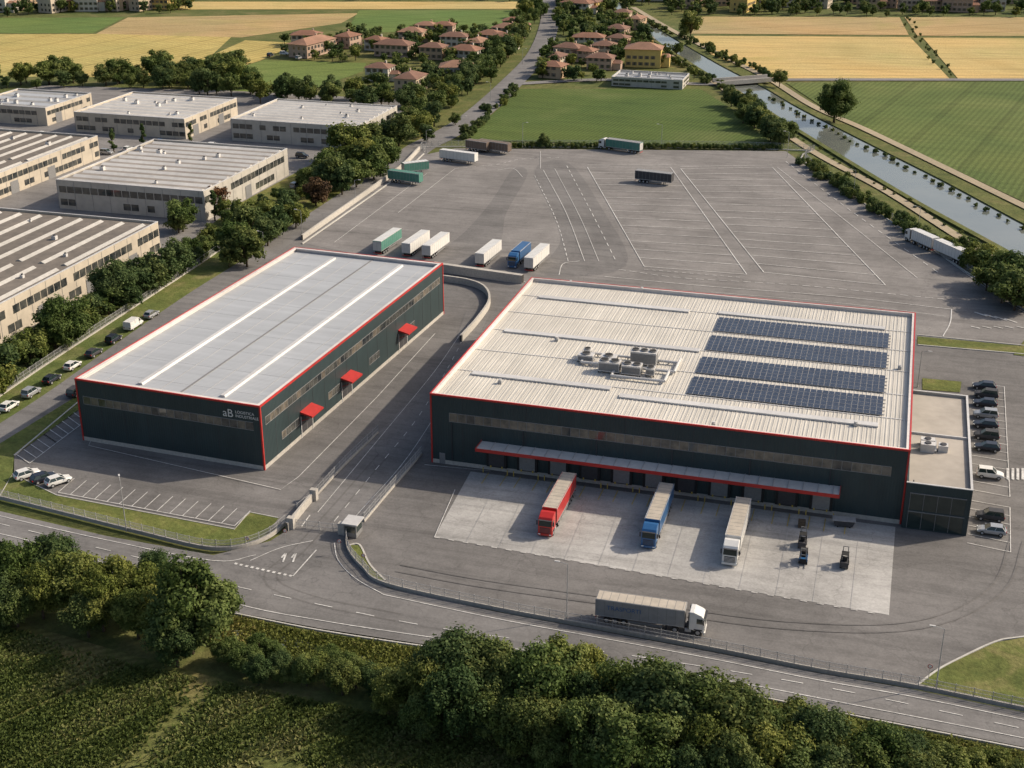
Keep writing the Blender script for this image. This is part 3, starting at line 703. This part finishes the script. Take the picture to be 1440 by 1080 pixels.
near=[tree_mesh('near_tree_mesh',s,10,9,44,480,.31,leafA if s%2 else leafB) for s in(1,2,3,4,5)]
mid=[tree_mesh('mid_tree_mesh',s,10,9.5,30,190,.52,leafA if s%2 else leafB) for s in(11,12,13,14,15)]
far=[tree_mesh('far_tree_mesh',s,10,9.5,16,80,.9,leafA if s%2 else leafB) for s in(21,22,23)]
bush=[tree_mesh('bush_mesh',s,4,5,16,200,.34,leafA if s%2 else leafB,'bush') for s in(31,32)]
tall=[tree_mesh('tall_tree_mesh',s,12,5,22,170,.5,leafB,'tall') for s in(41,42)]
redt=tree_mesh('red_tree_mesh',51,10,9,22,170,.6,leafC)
def bs(p): return 12 if p is tall else (4 if p is bush else 10)
def put(u,v,h,protos,name='deciduous_tree',parent=None,ws=1.0,zc=.55):
    x,y=G(u,v,h*zc); s=h/bs(protos)
    return inst(random.choice(protos),name,(x,y,0),random.uniform(0,6.28),(s*ws*random.uniform(.9,1.15),s*ws*random.uniform(.9,1.15),s),parent)
def row(name,px,step,h0,h1,protos,jit=1.5,ws=1.0,tn='tree'):
    e=empty(name); P=resamp(smooth(GP(px)),step)
    for x,y in P:
        h=random.uniform(h0,h1); s=h/bs(protos)
        inst(random.choice(protos),tn,(x+random.gauss(0,jit),y+random.gauss(0,jit),0),random.uniform(0,6.28),(s*ws*random.uniform(.85,1.2),s*ws*random.uniform(.85,1.2),s),e)
def scat(name,px,n,h0,h1,protos,ws=1.0):
    e=empty(name); P=GP(px); xs=[p[0] for p in P];ys=[p[1] for p in P]; k=0;tr=0
    while k<n and tr<n*40:
        tr+=1; x=random.uniform(min(xs),max(xs));y=random.uniform(min(ys),max(ys))
        if inpoly(x,y,P):
            h=random.uniform(h0,h1); s=h/bs(protos)
            inst(random.choice(protos),'tree',(x,y,0),random.uniform(0,6.28),(s*ws*random.uniform(.85,1.15),s*ws*random.uniform(.85,1.15),s),e); k+=1
for (u,v,h) in((-30,790,9),(20,800,10),(55,830,8.5),(70,785,9),(105,815,10),(140,845,9),(160,820,10),(190,860,8),(200,830,9),(-10,840,8),(120,860,7.5),(235,880,8),(215,800,7),(20,850,7)):
    put(u,v,h,near)
put(262,850,14.5,near,ws=.95); put(300,850,9,near); put(245,895,9,near)
for i in range(22):
    t=i/21; put(310+t*250+random.gauss(0,8),918+t*42+random.gauss(0,9),random.uniform(3,4.8),near,'shrub',ws=1.15)
for (u,v,h) in((480,950,5.5),(430,940,5),(545,975,6.5),(395,935,4.5)): put(u,v,h,near)
for (u,v,h) in((600,950,11),(640,930,12),(680,945,12.5),(715,965,12),(760,960,12),(795,945,12),(820,985,10.5),(650,990,10),(700,1005,10),(600,1000,8),(745,1010,9),(780,1025,9),
   (870,985,12),(905,970,12.5),(945,985,13),(985,1000,13),(1030,1010,12.5),(1065,1040,11),(890,1040,11),(940,1050,11),(1000,1060,11),(840,1030,10),(1050,1080,10),(960,1090,10),(880,1085,9),
   (1120,1020,9.5),(1150,1040,11),(1190,1050,10.5),(1235,1065,10),(1275,1075,9),(1130,1075,10),(1320,1075,8),(1360,1085,9),(1395,1080,8),(1210,1090,9),(1170,1095,9),(1290,1100,8),(1440,1110,8),(820,940,8),(1090,1060,10)):
    put(u+random.gauss(0,4),v+random.gauss(0,4),h*random.uniform(.82,1.1),near)
for i in range(22):
    t=i/21; put(600+t*800+random.gauss(0,12),1015+t*110+random.gauss(0,10),random.uniform(3.5,6),near,'shrub',ws=1.1)
for (u,v,h,p) in((15,495,8,mid),(45,480,8,mid),(88,450,12,near),(75,465,8,mid),(130,432,8,mid),(157,395,13,near),(150,418,8,mid),(200,395,8,mid),(225,372,10,mid),(250,362,9,mid),(215,385,8,mid),(190,380,8,mid),(255,300,10,mid),(300,285,10,tall),(250,310,7,mid),
   (330,335,12,mid),(350,310,11,mid),(365,300,10,mid),(345,345,11,mid),(320,350,9,mid),(385,310,9,mid),(400,295,9,mid),(415,300,8,mid),(375,322,9,mid),(330,300,9,tall),(310,290,8,tall),
   (470,240,12,mid),(488,195,15,mid),(505,215,13,mid),(520,220,12,mid),(535,212,12,mid),(545,218,10,mid),(480,250,10,mid),(500,240,10,mid),(455,250,9,mid),(525,232,9,mid),(462,228,10,mid),
   (560,180,12,mid),(575,165,10,mid),(545,185,9,mid),(592,172,10,mid),(610,157,10,mid),(640,166,5,mid),(158,195,9,tall),(200,187,9,tall),(268,185,8,tall),(5,510,10,mid),(-15,530,9,mid),(520,190,11,mid),(600,186,7,mid),(175,412,8,mid),(615,140,10,mid),(630,130,9,mid),(590,150,9,mid)):
    put(u,v,h,p,ws=1.1)
for (u,v) in((443,265),(300,275)): put(u,v,10,[redt],'copper_beech_tree')
scat('tree_cluster',[(20,510),(110,445),(230,370),(340,305),(440,250),(510,195),(560,180),(560,205),(470,258),(350,335),(230,400),(100,478),(20,530)],50,4,8,mid,1.05)
row('shrub_row',[(0,545),(100,472),(200,414),(300,350),(345,325)],5,2.5,5,bush,1.5)
row('shrub_row',[(380,316),(450,268),(540,208),(598,168),(635,142),(695,92),(740,50)],6,4,8,mid,2)
put(1176,137,17.5,near,ws=1.1); put(1097,108,8,mid); put(1085,178,10,mid); put(1062,163,9,mid); put(1046,157,8,mid); put(1098,188,9,mid)
row('shrub_row',[(1036,152),(1074,180),(1110,202)],4,6,9,mid,1.5)
row('shrub_row',[(1130,230),(1195,272),(1285,326),(1345,360),(1440,418),(1550,482)],4,3,5,bush,1.2)
for (u,v,h) in((1380,358,8),(1400,372,10),(1425,382,11),(1440,396,11),(1412,400,9),(1360,345,6),(1390,386,8),(1430,410,9),(1345,350,5)): put(u,v,h,mid,ws=1.15)
row('shrub_row',[(1082,138),(1155,178),(1256,228),(1358,280),(1450,330)],6,1.0,1.8,bush,.6)
row('shrub_row',[(1036,137),(1086,168),(1184,230),(1284,290),(1424,367)],7,.7,1.4,bush,.6)
row('shrub_row',[(894,50),(975,102),(1036,138)],6,2,4,bush,1.5); row('shrub_row',[(885,22),(955,52),(1044,92),(1084,110)],6,2,4,bush,1.5)
row('hedge',[(700,208),(760,207),(900,208),(1095,210)],2.2,2,2.6,bush,.3); row('hedge',[(652,197),(690,160),(726,124)],6,2,4,bush,1)
put(765,196,5,mid); put(652,182,5,mid)
row('tree_row',[(-100,124),(0,120),(100,114),(180,120),(230,110),(330,106)],6.5,7,13,mid,5,1.1)
row('tree_row',[(-60,128),(60,122),(200,122),(330,118)],9,4,8,mid,5,1.1)
scat('tree_cluster',[(200,125),(330,92),(345,130),(480,140),(560,140),(600,155),(560,165),(400,140),(250,132)],60,6,11,mid)
for (u,v,h) in((327,100,14),(290,112,12),(365,125,11),(395,122,11),(350,105,10)): put(u,v,h,mid)
scat('tree_cluster',[(390,62),(500,48),(620,45),(720,35),(745,50),(700,100),(640,140),(560,135),(500,120),(520,90),(400,82)],180,4,8,far)
scat('tree_cluster',[(780,60),(860,40),(950,75),(985,112),(970,116),(965,96),(860,92),(845,116),(760,118),(765,85)],90,4,8.5,far)
scat('tree_cluster',[(785,0),(850,0),(900,50),(880,60),(800,50)],60,5,9,far)
row('tree_row',[(640,140),(690,95),(740,40),(750,10)],9,7,11,mid,3); row('tree_row',[(800,50),(795,20),(788,0)],12,6,10,far,3)
row('tree_row',[(940,22),(1100,21),(1250,22),(1440,22),(1600,22)],9,4,8,far,4)
scat('tree_cluster',[(770,-25),(1600,-25),(1600,20),(940,20),(800,8)],340,5,10,far)
scat('tree_cluster',[(-300,4),(280,4),(260,20),(-300,28)],110,5,9,far)
row('tree_row',[(280,-2),(500,-2),(760,0)],12,6,9,far,5)
put(905,45,11,mid); put(972,32,15,mid)
row('tree_row',[(1275,28),(1295,60),(1345,112)],9,1.5,2.5,far,1.5)
# ---------------- crop blades -----------------
NF=[p for p in GP([(-60,885),(0,880),(200,940),(330,965),(560,1012),(820,1085),(820,1200),(-60,1200)])]
def blades(name,P,n,h0,h1,mat,rowsp=1.1,ang=.35,brown=True,skip=None):
    xs=[p[0] for p in P];ys=[p[1] for p in P]
    X=rng.uniform(min(xs),max(xs),n*3);Y=rng.uniform(min(ys),max(ys),n*3)
    c,s=math.cos(ang),math.sin(ang); U=X*c+Y*s;Vv=-X*s+Y*c; Vv=np.round(Vv/rowsp)*rowsp+rng.normal(size=len(U))*.2*rowsp; row_=Vv.copy(); Vv+=1.5*np.sin(U*.04)
    X=U*c-Vv*s;Y=U*s+Vv*c
    k=np.array([inpoly(a,b,P) for a,b in zip(X,Y)])
    patch=np.sin(X*.09+1)*np.cos(Y*.11)+.5*np.sin(X*.23+Y*.19)
    if brown:
        k&=(patch+rng.normal(size=len(X))*.25<.75)
        k&=((row_%11.0)>1.1)|(rng.random(len(X))<.12)
    if skip is not None:
        dmin=np.full(len(X),1e9)
        for (a,b) in skip: dmin=np.minimum(dmin,np.hypot(X-a,Y-b))
        k&=dmin>2.6+rng.normal(size=len(X))*1.2
    X,Y,patch,row_=X[k][:n],Y[k][:n],patch[k][:n],row_[k][:n]; N=len(X)
    a=rng.uniform(0,6.28,N); w=rng.uniform(.12,.3,N); h=rng.uniform(h0,h1,N); tx=rng.normal(size=N)*.3;ty=rng.normal(size=N)*.3
    p=np.stack([X,Y,np.full(N,-.05)],1); d=np.stack([np.cos(a)*w,np.sin(a)*w,np.zeros(N)],1); u=np.stack([tx,ty,h],1)
    q=np.stack([p-d*.5,p+d*.5,p+d*.7+u,p-d*.7+u],1)
    C=np.clip(.42+.22*patch+(.22*np.sin(row_*.57) if brown else 0)+rng.normal(size=N)*.18,0,1)
    me=quadmesh(name,q,C,mat); inst(me,name,(0,0,0))
pth=resamp(smooth(GP([(330,930),(280,975),(220,1040),(150,1120)])),2)
blades('crop_rows',NF,85000,.25,.6,leafG,1.1,1.15,True,pth)
VG=GP([(330,868),(450,892),(600,915),(800,943),(1000,973),(1200,1012),(1440,1060),(1440,1100),(1000,1010),(600,950),(330,930),(290,900)])
blades('verge_grass',VG,22000,.2,.5,leafG,.3,0,False)
dt=MB(); ribbon(dt,smooth(GP([(300,890),(370,898),(440,912),(530,938),(600,960)])),2.4,.06,water); dt.obj('ditch_water')
# ---------------- vehicles -----------------
def wheel(mb,x,y,r,w):
    mb.cyl((x,y-w/2,r),(x,y+w/2,r),r,r,16,black); sg=1 if y>0 else -1
    mb.cyl((x,y+sg*(w/2),r),(x,y+sg*(w/2+.015),r),r*.58,r*.5,12,galv)
def car_mesh(name,paint,kind='hatch'):
    mb=MB()
    st={'hatch':[(-2.1,.66,.55,.8),(-2.0,.8,.3,.95),(-1.4,.88,.27,.98),(-.2,.9,.27,.96),(.95,.89,.27,.93),(1.5,.86,.27,.84),(1.95,.78,.3,.72),(2.1,.62,.4,.6)],
        'van':[(-2.6,.85,.5,1.0),(-2.55,.95,.35,1.15),(-1.4,.98,.3,1.15),(-.2,.98,.3,1.12),(1.4,.97,.3,1.1),(1.95,.93,.3,1.0),(2.45,.85,.35,.8),(2.6,.7,.4,.65)]}['van' if kind=='van' else 'hatch']
    k=1.12 if kind=='suv' else 1.0
    rings=[]
    for x,w,zb,zt in st: zt*=k; rings.append([(x,-w*.85,zb),(x,-w,zb+.15),(x,-w,(zb+zt)/2),(x,-w*.96,zt-.1),(x,-w*.85,zt),(x,w*.85,zt),(x,w*.96,zt-.1),(x,w,(zb+zt)/2),(x,w,zb+.15),(x,w*.85,zb)])
    vs=[p for r in rings for p in r]; n=10; fs=[]
    for i in range(len(rings)-1):
        for j in range(n): fs.append((i*n+j,i*n+(j+1)%n,(i+1)*n+(j+1)%n,(i+1)*n+j))
    fs+=[tuple(range(n-1,-1,-1)),tuple(range((len(rings)-1)*n,len(rings)*n))]
    mb.add(vs,fs,paint)
    if kind=='van': b=(-2.5,1.75,.92,1.12);t=(-2.4,.95,.84,1.95)
    elif kind=='suv': b=(-1.95,.95,.80,1.05);t=(-1.75,.25,.66,1.66)
    else: b=(-1.9,1.0,.80,.93);t=(-1.45,.2,.62,1.44)
    B4=[(b[0],-b[2],b[3]),(b[1],-b[2],b[3]),(b[1],b[2],b[3]),(b[0],b[2],b[3])];T4=[(t[0],-t[2],t[3]),(t[1],-t[2],t[3]),(t[1],t[2],t[3]),(t[0],t[2],t[3])]
    mb.add(B4+T4,[(1,2,6,5)],glass2)
    mb.add(B4+T4,[(0,1,5,4),(2,3,7,6),(3,0,4,7)],glass2 if kind!='van' else paint)
    mb.box(t[0]-.03,-t[2]-.02,t[3]-.01,t[1]+.03,t[2]+.02,t[3]+.04,paint)
    for i in range(4): mb.cyl(B4[i],T4[i],.05,.045,5,paint)
    for s in(0,2):
        p=Vector(B4[s]).lerp(Vector(B4[s+1]),.48);q=Vector(T4[s]).lerp(Vector(T4[s+1]),.5); mb.cyl(p,q,.05,.04,5,paint)
    if kind=='van':
        for s in(-1,1): mb.quad((.75,s*.93,1.2),(1.5,s*.92,1.2),(.95,s*.87,1.8),(.75,s*.87,1.8),glass2)
    L=2.1 if kind!='van' else 2.6
    for s in(-1,1):
        for x in(-1.3*L/2.1,1.32*L/2.1): wheel(mb,x,s*.80,.33,.22)
        mb.box(L-.2,s*.6-.16,.55,L-.03,s*.6+.16,.7,lampw); mb.box(-L+.0,s*.65-.14,.7,-L+.08,s*.65+.14,.9,lampr)
        mb.box(.75,s*.97-.08,.95,.9,s*.97+.08,1.08,paint)
    mb.box(L-.08,-.4,.35,L+.01,.4,.5,black)
    me=mb.mesh(name); 
    return me
cars={(c,k):car_mesh('car_mesh',p,k) for c,p in(('w',whitep),('s',silver),('d',darkp),('b',bluep),('g',dkgrey),('r',red2)) for k in('hatch','suv','van')}
def car(u,v,rz,c='w',k='hatch',name='parked_car',sc_=1.12):
    x,y=G(u,v,.6); return inst(cars[(c,k)],name,(x,y,.19),rz,(sc_,sc_,sc_))
for i,(u,v) in enumerate(((1384,544),(1387,556),(1385,568),(1386,584),(1386,598),(1387,614),(1388,630))): car(u,v,math.pi+random.gauss(0,.03),'dgdsdgd'[i],'suv' if i%2 else 'hatch')
car(1392,668,0,'w','suv'); car(1392,727,math.pi,'g','suv'); car(1394,747,math.pi,'s')
a1=math.radians(58); car(38,668,a1,'w'); car(61,673,a1,'d'); car(82,677,a1,'w')
def rdir(u0,v0,u1,v1): a=Vector(G(u0,v0));b=Vector(G(u1,v1)); d=b-a; return math.atan2(d.y,d.x)
rdx=rdir(0,600,200,470)
car(188,458,rdx,'w','van','parked_van')
for u,v,c,k in((213,443,'s','hatch'),(160,478,'d','suv'),(102,515,'w','hatch'),(73,534,'d','hatch'),(44,553,'s','suv'),(13,572,'w','hatch'),(107,552,'g','suv'),(-15,588,'g','hatch'),(132,497,'g','hatch')): car(u,v,rdx,c,k)
for u,v,c in((275,350,'w'),(415,262,'s'),(430,255,'d'),(405,280,'w'),(70,312,'d'),(50,320,'r'),(150,215,'s'),(180,210,'w'),(225,200,'b'),(300,205,'w'),(330,215,'s'),(425,220,'d'),(60,190,'w'),(400,76,'w'),(420,82,'s'),(380,78,'d')): car(u,v,random.choice([0,1.57]),c,random.choice(['hatch','suv']))
def trailer(e,side,roofm=tarp_roof,L=13.6,dx=0,ribs=True):
    mb=MB(); x0=-L+dx;x1=dx
    mb.box(x0,-1.27,1.2,x1,1.27,3.95,side); o=mb.obj('cargo_box',e,bevel=.04)
    mb=MB(); mb.box(x0+.12,-1.15,3.951,x1-.12,1.15,3.99,roofm)
    for s in(-1.28,1.24): mb.box(x0,s,3.86,x1,s+.04,4.0,galvl); mb.box(x0,s,1.15,x1,s+.04,1.3,galv)
    if ribs:
        k=x0+.05
        while k<x1: mb.box(k,-1.285,1.3,k+.05,-1.272,3.86,greyp if side!=greyp else midgrey); mb.box(k,1.272,1.3,k+.05,1.285,3.86,greyp if side!=greyp else midgrey); k+=L/10-.01
    k=x0+.8
    while k<x1: mb.box(k,-1.14,3.991,k+.06,1.14,4.0,midgrey); k+=1.2
    mb.box(x0-.03,-1.2,1.3,x0-.002,-.03,3.8,galvl);mb.box(x0-.03,.03,1.3,x0-.002,1.2,3.8,galvl)
    mb.box(x0-.05,-1.2,.5,x0+.05,1.2,.65,red); mb.obj('frame',e)
    mb=MB(); mb.box(x0+.2,-.55,.85,x1-.3,.55,1.15,dkgrey)
    for s in(-1,1):
        mb.box(x0+4.9,s*1.2-.04,.5,x1-3.2,s*1.2+.04,.95,midgrey); mb.box(x1-2.8,s*.8-.08,0.05,x1-2.6,s*.8+.08,1.0,dkgrey)
        for k in(1.7,3.0,4.3): wheel(mb,x0+k,s*1.05,.5,.4)
    mb.obj('chassis',e)
def tractor(e,paint):
    mb=MB()
    mb.prof([(.65,.95),(2.9,.5),(2.95,1.95),(2.78,3.05),(2.45,3.4),(1.3,3.85),(.65,3.85)],-1.22,1.22,paint); mb.obj('cab',e,bevel=.1)
    mb=MB()
    mb.quad((2.965,-1.08,2.0),(2.965,1.08,2.0),(2.815,1.03,2.98),(2.815,-1.03,2.98),glass2)
    mb.box(2.955,-.85,.75,2.985,.85,1.75,dkgrey)
    for k in range(4): mb.box(2.985,-.8,.85+k*.22,3.0,.8,.92+k*.22,paint)
    mb.box(2.75,-1.24,.3,3.05,1.24,.7,paint); mb.box(2.75,-1.1,3.05,3.1,1.1,3.12,dkgrey)
    for s in(-1,1):
        mb.box(3.05,s*.95-.2,.45,3.07,s*.95+.2,.65,lampw)
        y=s*1.235; mb.add([(1.75,y,2.05),(2.72,y,2.05),(2.6,y,2.9),(1.75,y,2.9)],[(0,1,2,3)],glass2)
        mb.box(2.72,s*1.42-.1,2.1,2.86,s*1.42+.1,2.9,dkgrey); mb.box(.1,s*1.1-.15,.5,.0+1.0,s*1.1+.1,.95,galv)
        wheel(mb,2.0,s*1.08,.52,.34); wheel(mb,-1.35,s*1.02,.52,.5)
        mb.box(1.4,s*1.15-.1,.9,2.6,s*1.15+.1,1.12,dkgrey)
        mb.box(.5,min(s*.95,s*1.2),1.0,.66,max(s*.95,s*1.2),3.6,dkgrey)
    mb.box(-2.2,-.5,.7,2.4,.5,.95,dkgrey); mb.obj('cab_details',e)
def truck(x,y,rz,cab,side,roofm=tarp_roof,L=13.6,name='semi_truck'):
    e=empty(name,(x,y,.19),rz); trailer(e,side,roofm,L); tractor(e,cab); return e
def trail(u,v,rz,side,roofm=whitep,L=13.6,name='semi_trailer',z=.16):
    x,y=G(u,v,2); e=empty(name,(x,y,z),rz); trailer(e,side,roofm,L,L/2)
    return e
dn=-math.pi/2
for (u,v,cab,side) in((766,757,red2,red2),(911,774,bluep,bluep),(1025,798,whitep,whitep)):
    x,y=G(u,v); truck(x,y+3.0,dn,cab,side,L=13.6)
pa=G(838,876);pb=G(985,897); dd=math.atan2(pb[1]-pa[1],pb[0]-pa[0]); x,y=pb
e=truck(x-3*math.cos(dd)+.5,y-3*math.sin(dd)+1.3,dd,whitep,greyp,L=13.2)
c=bpy.data.curves.new('trailer_lettering','FONT'); c.body='TRASPORTI'; c.size=1.0; c.extrude=.005
o=bpy.data.objects.new('trailer_lettering',c); sc.collection.objects.link(o); o.parent=e; o.location=(-11.5,-1.30,2.4); o.rotation_euler=(math.radians(90),0,0); c.materials.append(bluep)
up=math.pi/2
for (u,v,c,r) in((545,340,tealp,whitep),(585,343,whitep,whitep),(613,346,whitep,whitep),(687,357,whitep,whitep),(755,363,whitep,whitep)): trail(u,v,up-.06,c,r)
x,y=G(722,377); truck(x,y+2,dn-.06,bluep,bluep,bluep,9.0)
trail(645,221,-.2,whitep,whitep,14); trail(695,207,-.28,brownp,brownp,13); trail(672,206,-.28,brownp,brownp,9)
x,y=G(850,210); truck(x+1,y,math.pi-.27,whitep,tealp,greyp,13.6); trail(920,250,-.15,dkgrey,greyp,12.5)
rr=rdir(1272,345,1366,388); dv=Vector((math.cos(rr),math.sin(rr)))
x,y=G(1276,338); truck(x+3*dv.x,y+3*dv.y,rr+math.pi,whitep,whitep,whitep,9.0)
q=Vector((x,y))+dv*(3+9.0+.9+6.6); e=empty('semi_trailer',(q.x,q.y,.16),rr+math.pi); trailer(e,whitep,whitep,13.2,6.6)
trail(584,236,.75,tealp,whitep,9); trail(570,250,-.2,tealp,tealp,12,'cargo_container')
def forklift(u,v,rz,col=dkgrey):
    x,y=G(u,v); e=empty('forklift',(x,y,.16),rz); mb=MB()
    mb.box(-1.3,-.65,.35,.7,.65,1.0,col); mb.box(-1.5,-.6,.4,-1.3,.6,1.25,dkgrey); mb.box(-.5,-.35,1.0,.0,.35,1.25,black); mb.box(-.7,-.35,1.2,-.55,.35,1.8,black)
    for a in(-.9,.5):
        for s in(-.58,.58): mb.cyl((a,s,1.0),(a*.85,s*.9,2.25),.05,.05,6,black)
    mb.box(-.85,-.58,2.25,.5,.58,2.32,black)
    for s in(-.4,.4): mb.box(.75,s-.06,.15,.9,s+.06,3.0,midgrey); mb.box(.95,s-.06,.1,2.1,s+.06,.17,midgrey)
    for z0 in(.9,1.8,2.9): mb.box(.78,-.4,z0,.88,.4,z0+.1,midgrey)
    mb.box(.92,-.55,.3,.96,.55,1.1,black)
    for s in(-1,1): wheel(mb,.4,s*.6,.36,.25); wheel(mb,-.95,s*.55,.3,.22)
    mb.obj('body',e)
forklift(1128,768,up,dkgrey); forklift(1129,792,dn,bluep); forklift(1187,796,up,dkgrey)
x,y=G(1186,740); e=empty('waste_skip',(x,y,.16),.1); mb=MB()
mb.prof([(-1.4,.2),(1.4,.2),(1.8,1.2),(-1.8,1.2)],-.8,.8,dkgrey); mb.box(-1.9,-.9,1.2,1.9,.9,1.28,galv)
for s in(-1,1):
    for a in(-1,1): mb.box(a-.1,s*.7-.1,0,a+.1,s*.7+.1,.2,black)
mb.obj('tub',e)
x,y=G(1127,742); e=empty('pallet_stack',(x,y,.16),.1); mb=MB()
for k in range(8):
    z0=k*.16
    for j in range(5): mb.box(-.6,-.5+j*.22,z0+.11,.6,-.36+j*.22,z0+.145,bark)
    for j in(-.5,-.07,.38): mb.box(-.6,j,z0,.6,j+.1,z0+.108,bark)
mb.obj('pallets',e)
# ---------------- street furniture -----------------
def lamp(u,v,h=9,rz=0,dbl=False):
    x,y=G(u,v); mb=MB()
    mb.cyl((0,0,0),(0,0,.4),.16,.14,8,conc_wall); mb.cyl((0,0,.4),(0,0,h),.09,.05,8,galv)
    for s in((1,-1) if dbl else(1,)): mb.cyl((0,0,h),(s*1.4,0,h+.25),.04,.035,6,galv); mb.box(min(s*1.2,s*2.0),-.14,h+.2,max(s*1.2,s*2.0),.14,h+.3,galvl)
    mb.obj('street_lamp',None,(x,y,.1),rz)
for (u,v,h) in((178,748,9.5),(797,872,9.5),(1316,968,9.5),(735,208,9),(1107,222,9),(1200,275,8),(1290,330,8),(372,362,7),(425,330,7),(500,285,7),(1290,545,8),(600,215,8),(930,207,8),(1425,432,8),(15,545,8),(110,480,8),(650,190,7),(690,140,7),(735,90,7)): lamp(u,v,h,random.choice([0,3.14]) if u>300 else 2.2)
def sign(u,v,rz=0):
    x,y=G(u,v); mb=MB(); mb.cyl((0,0,0),(0,0,2.6),.04,.04,6,galv); mb.cyl((0,-.04,2.4),(0,-.06,2.4),.35,.35,16,whitep); mb.cyl((0,-.061,2.4),(0,-.065,2.4),.35,.35,16,red); mb.cyl((0,-.066,2.4),(0,-.07,2.4),.25,.25,16,whitep); mb.obj('traffic_sign',None,(x,y,.1),rz)
for p in((478,780),(402,765),(512,800),(1305,958),(350,776)): sign(*p)
# ---------------- light, sky, camera -----------------
AZ=math.radians(74)-YAW; EL=math.radians(34)
sd=Vector((math.sin(AZ)*math.cos(EL),math.cos(AZ)*math.cos(EL),math.sin(EL)))
sl=bpy.data.lights.new('sun','SUN'); sl.energy=4.9; sl.angle=math.radians(.6); sl.color=(1,.87,.70)
so=bpy.data.objects.new('sun',sl); sc.collection.objects.link(so); so.rotation_euler=sd.to_track_quat('Z','Y').to_euler(); so.location=(0,0,300)
w=bpy.data.worlds.new('World'); sc.world=w; w.use_nodes=True; nt=w.node_tree
sk=nt.nodes.new('ShaderNodeTexSky'); sk.sky_type='NISHITA'; sk.sun_disc=False; sk.sun_elevation=EL; sk.sun_rotation=AZ; sk.dust_density=4.0; sk.air_density=1.0
bg=nt.nodes['Background']; bg.inputs['Strength'].default_value=.145; nt.links.new(sk.outputs[0],bg.inputs['Color'])
cam=bpy.data.cameras.new('camera'); cam.sensor_width=36; cam.lens=36*F/1440; cam.clip_start=1; cam.clip_end=12000
co=bpy.data.objects.new('camera',cam); sc.collection.objects.link(co); co.location=(0,0,HC); co.rotation_euler=(math.radians(90)-PITCH,0,YAW); sc.camera=co
sc.view_settings.view_transform='Standard'; sc.view_settings.look='None'; sc.view_settings.exposure=0
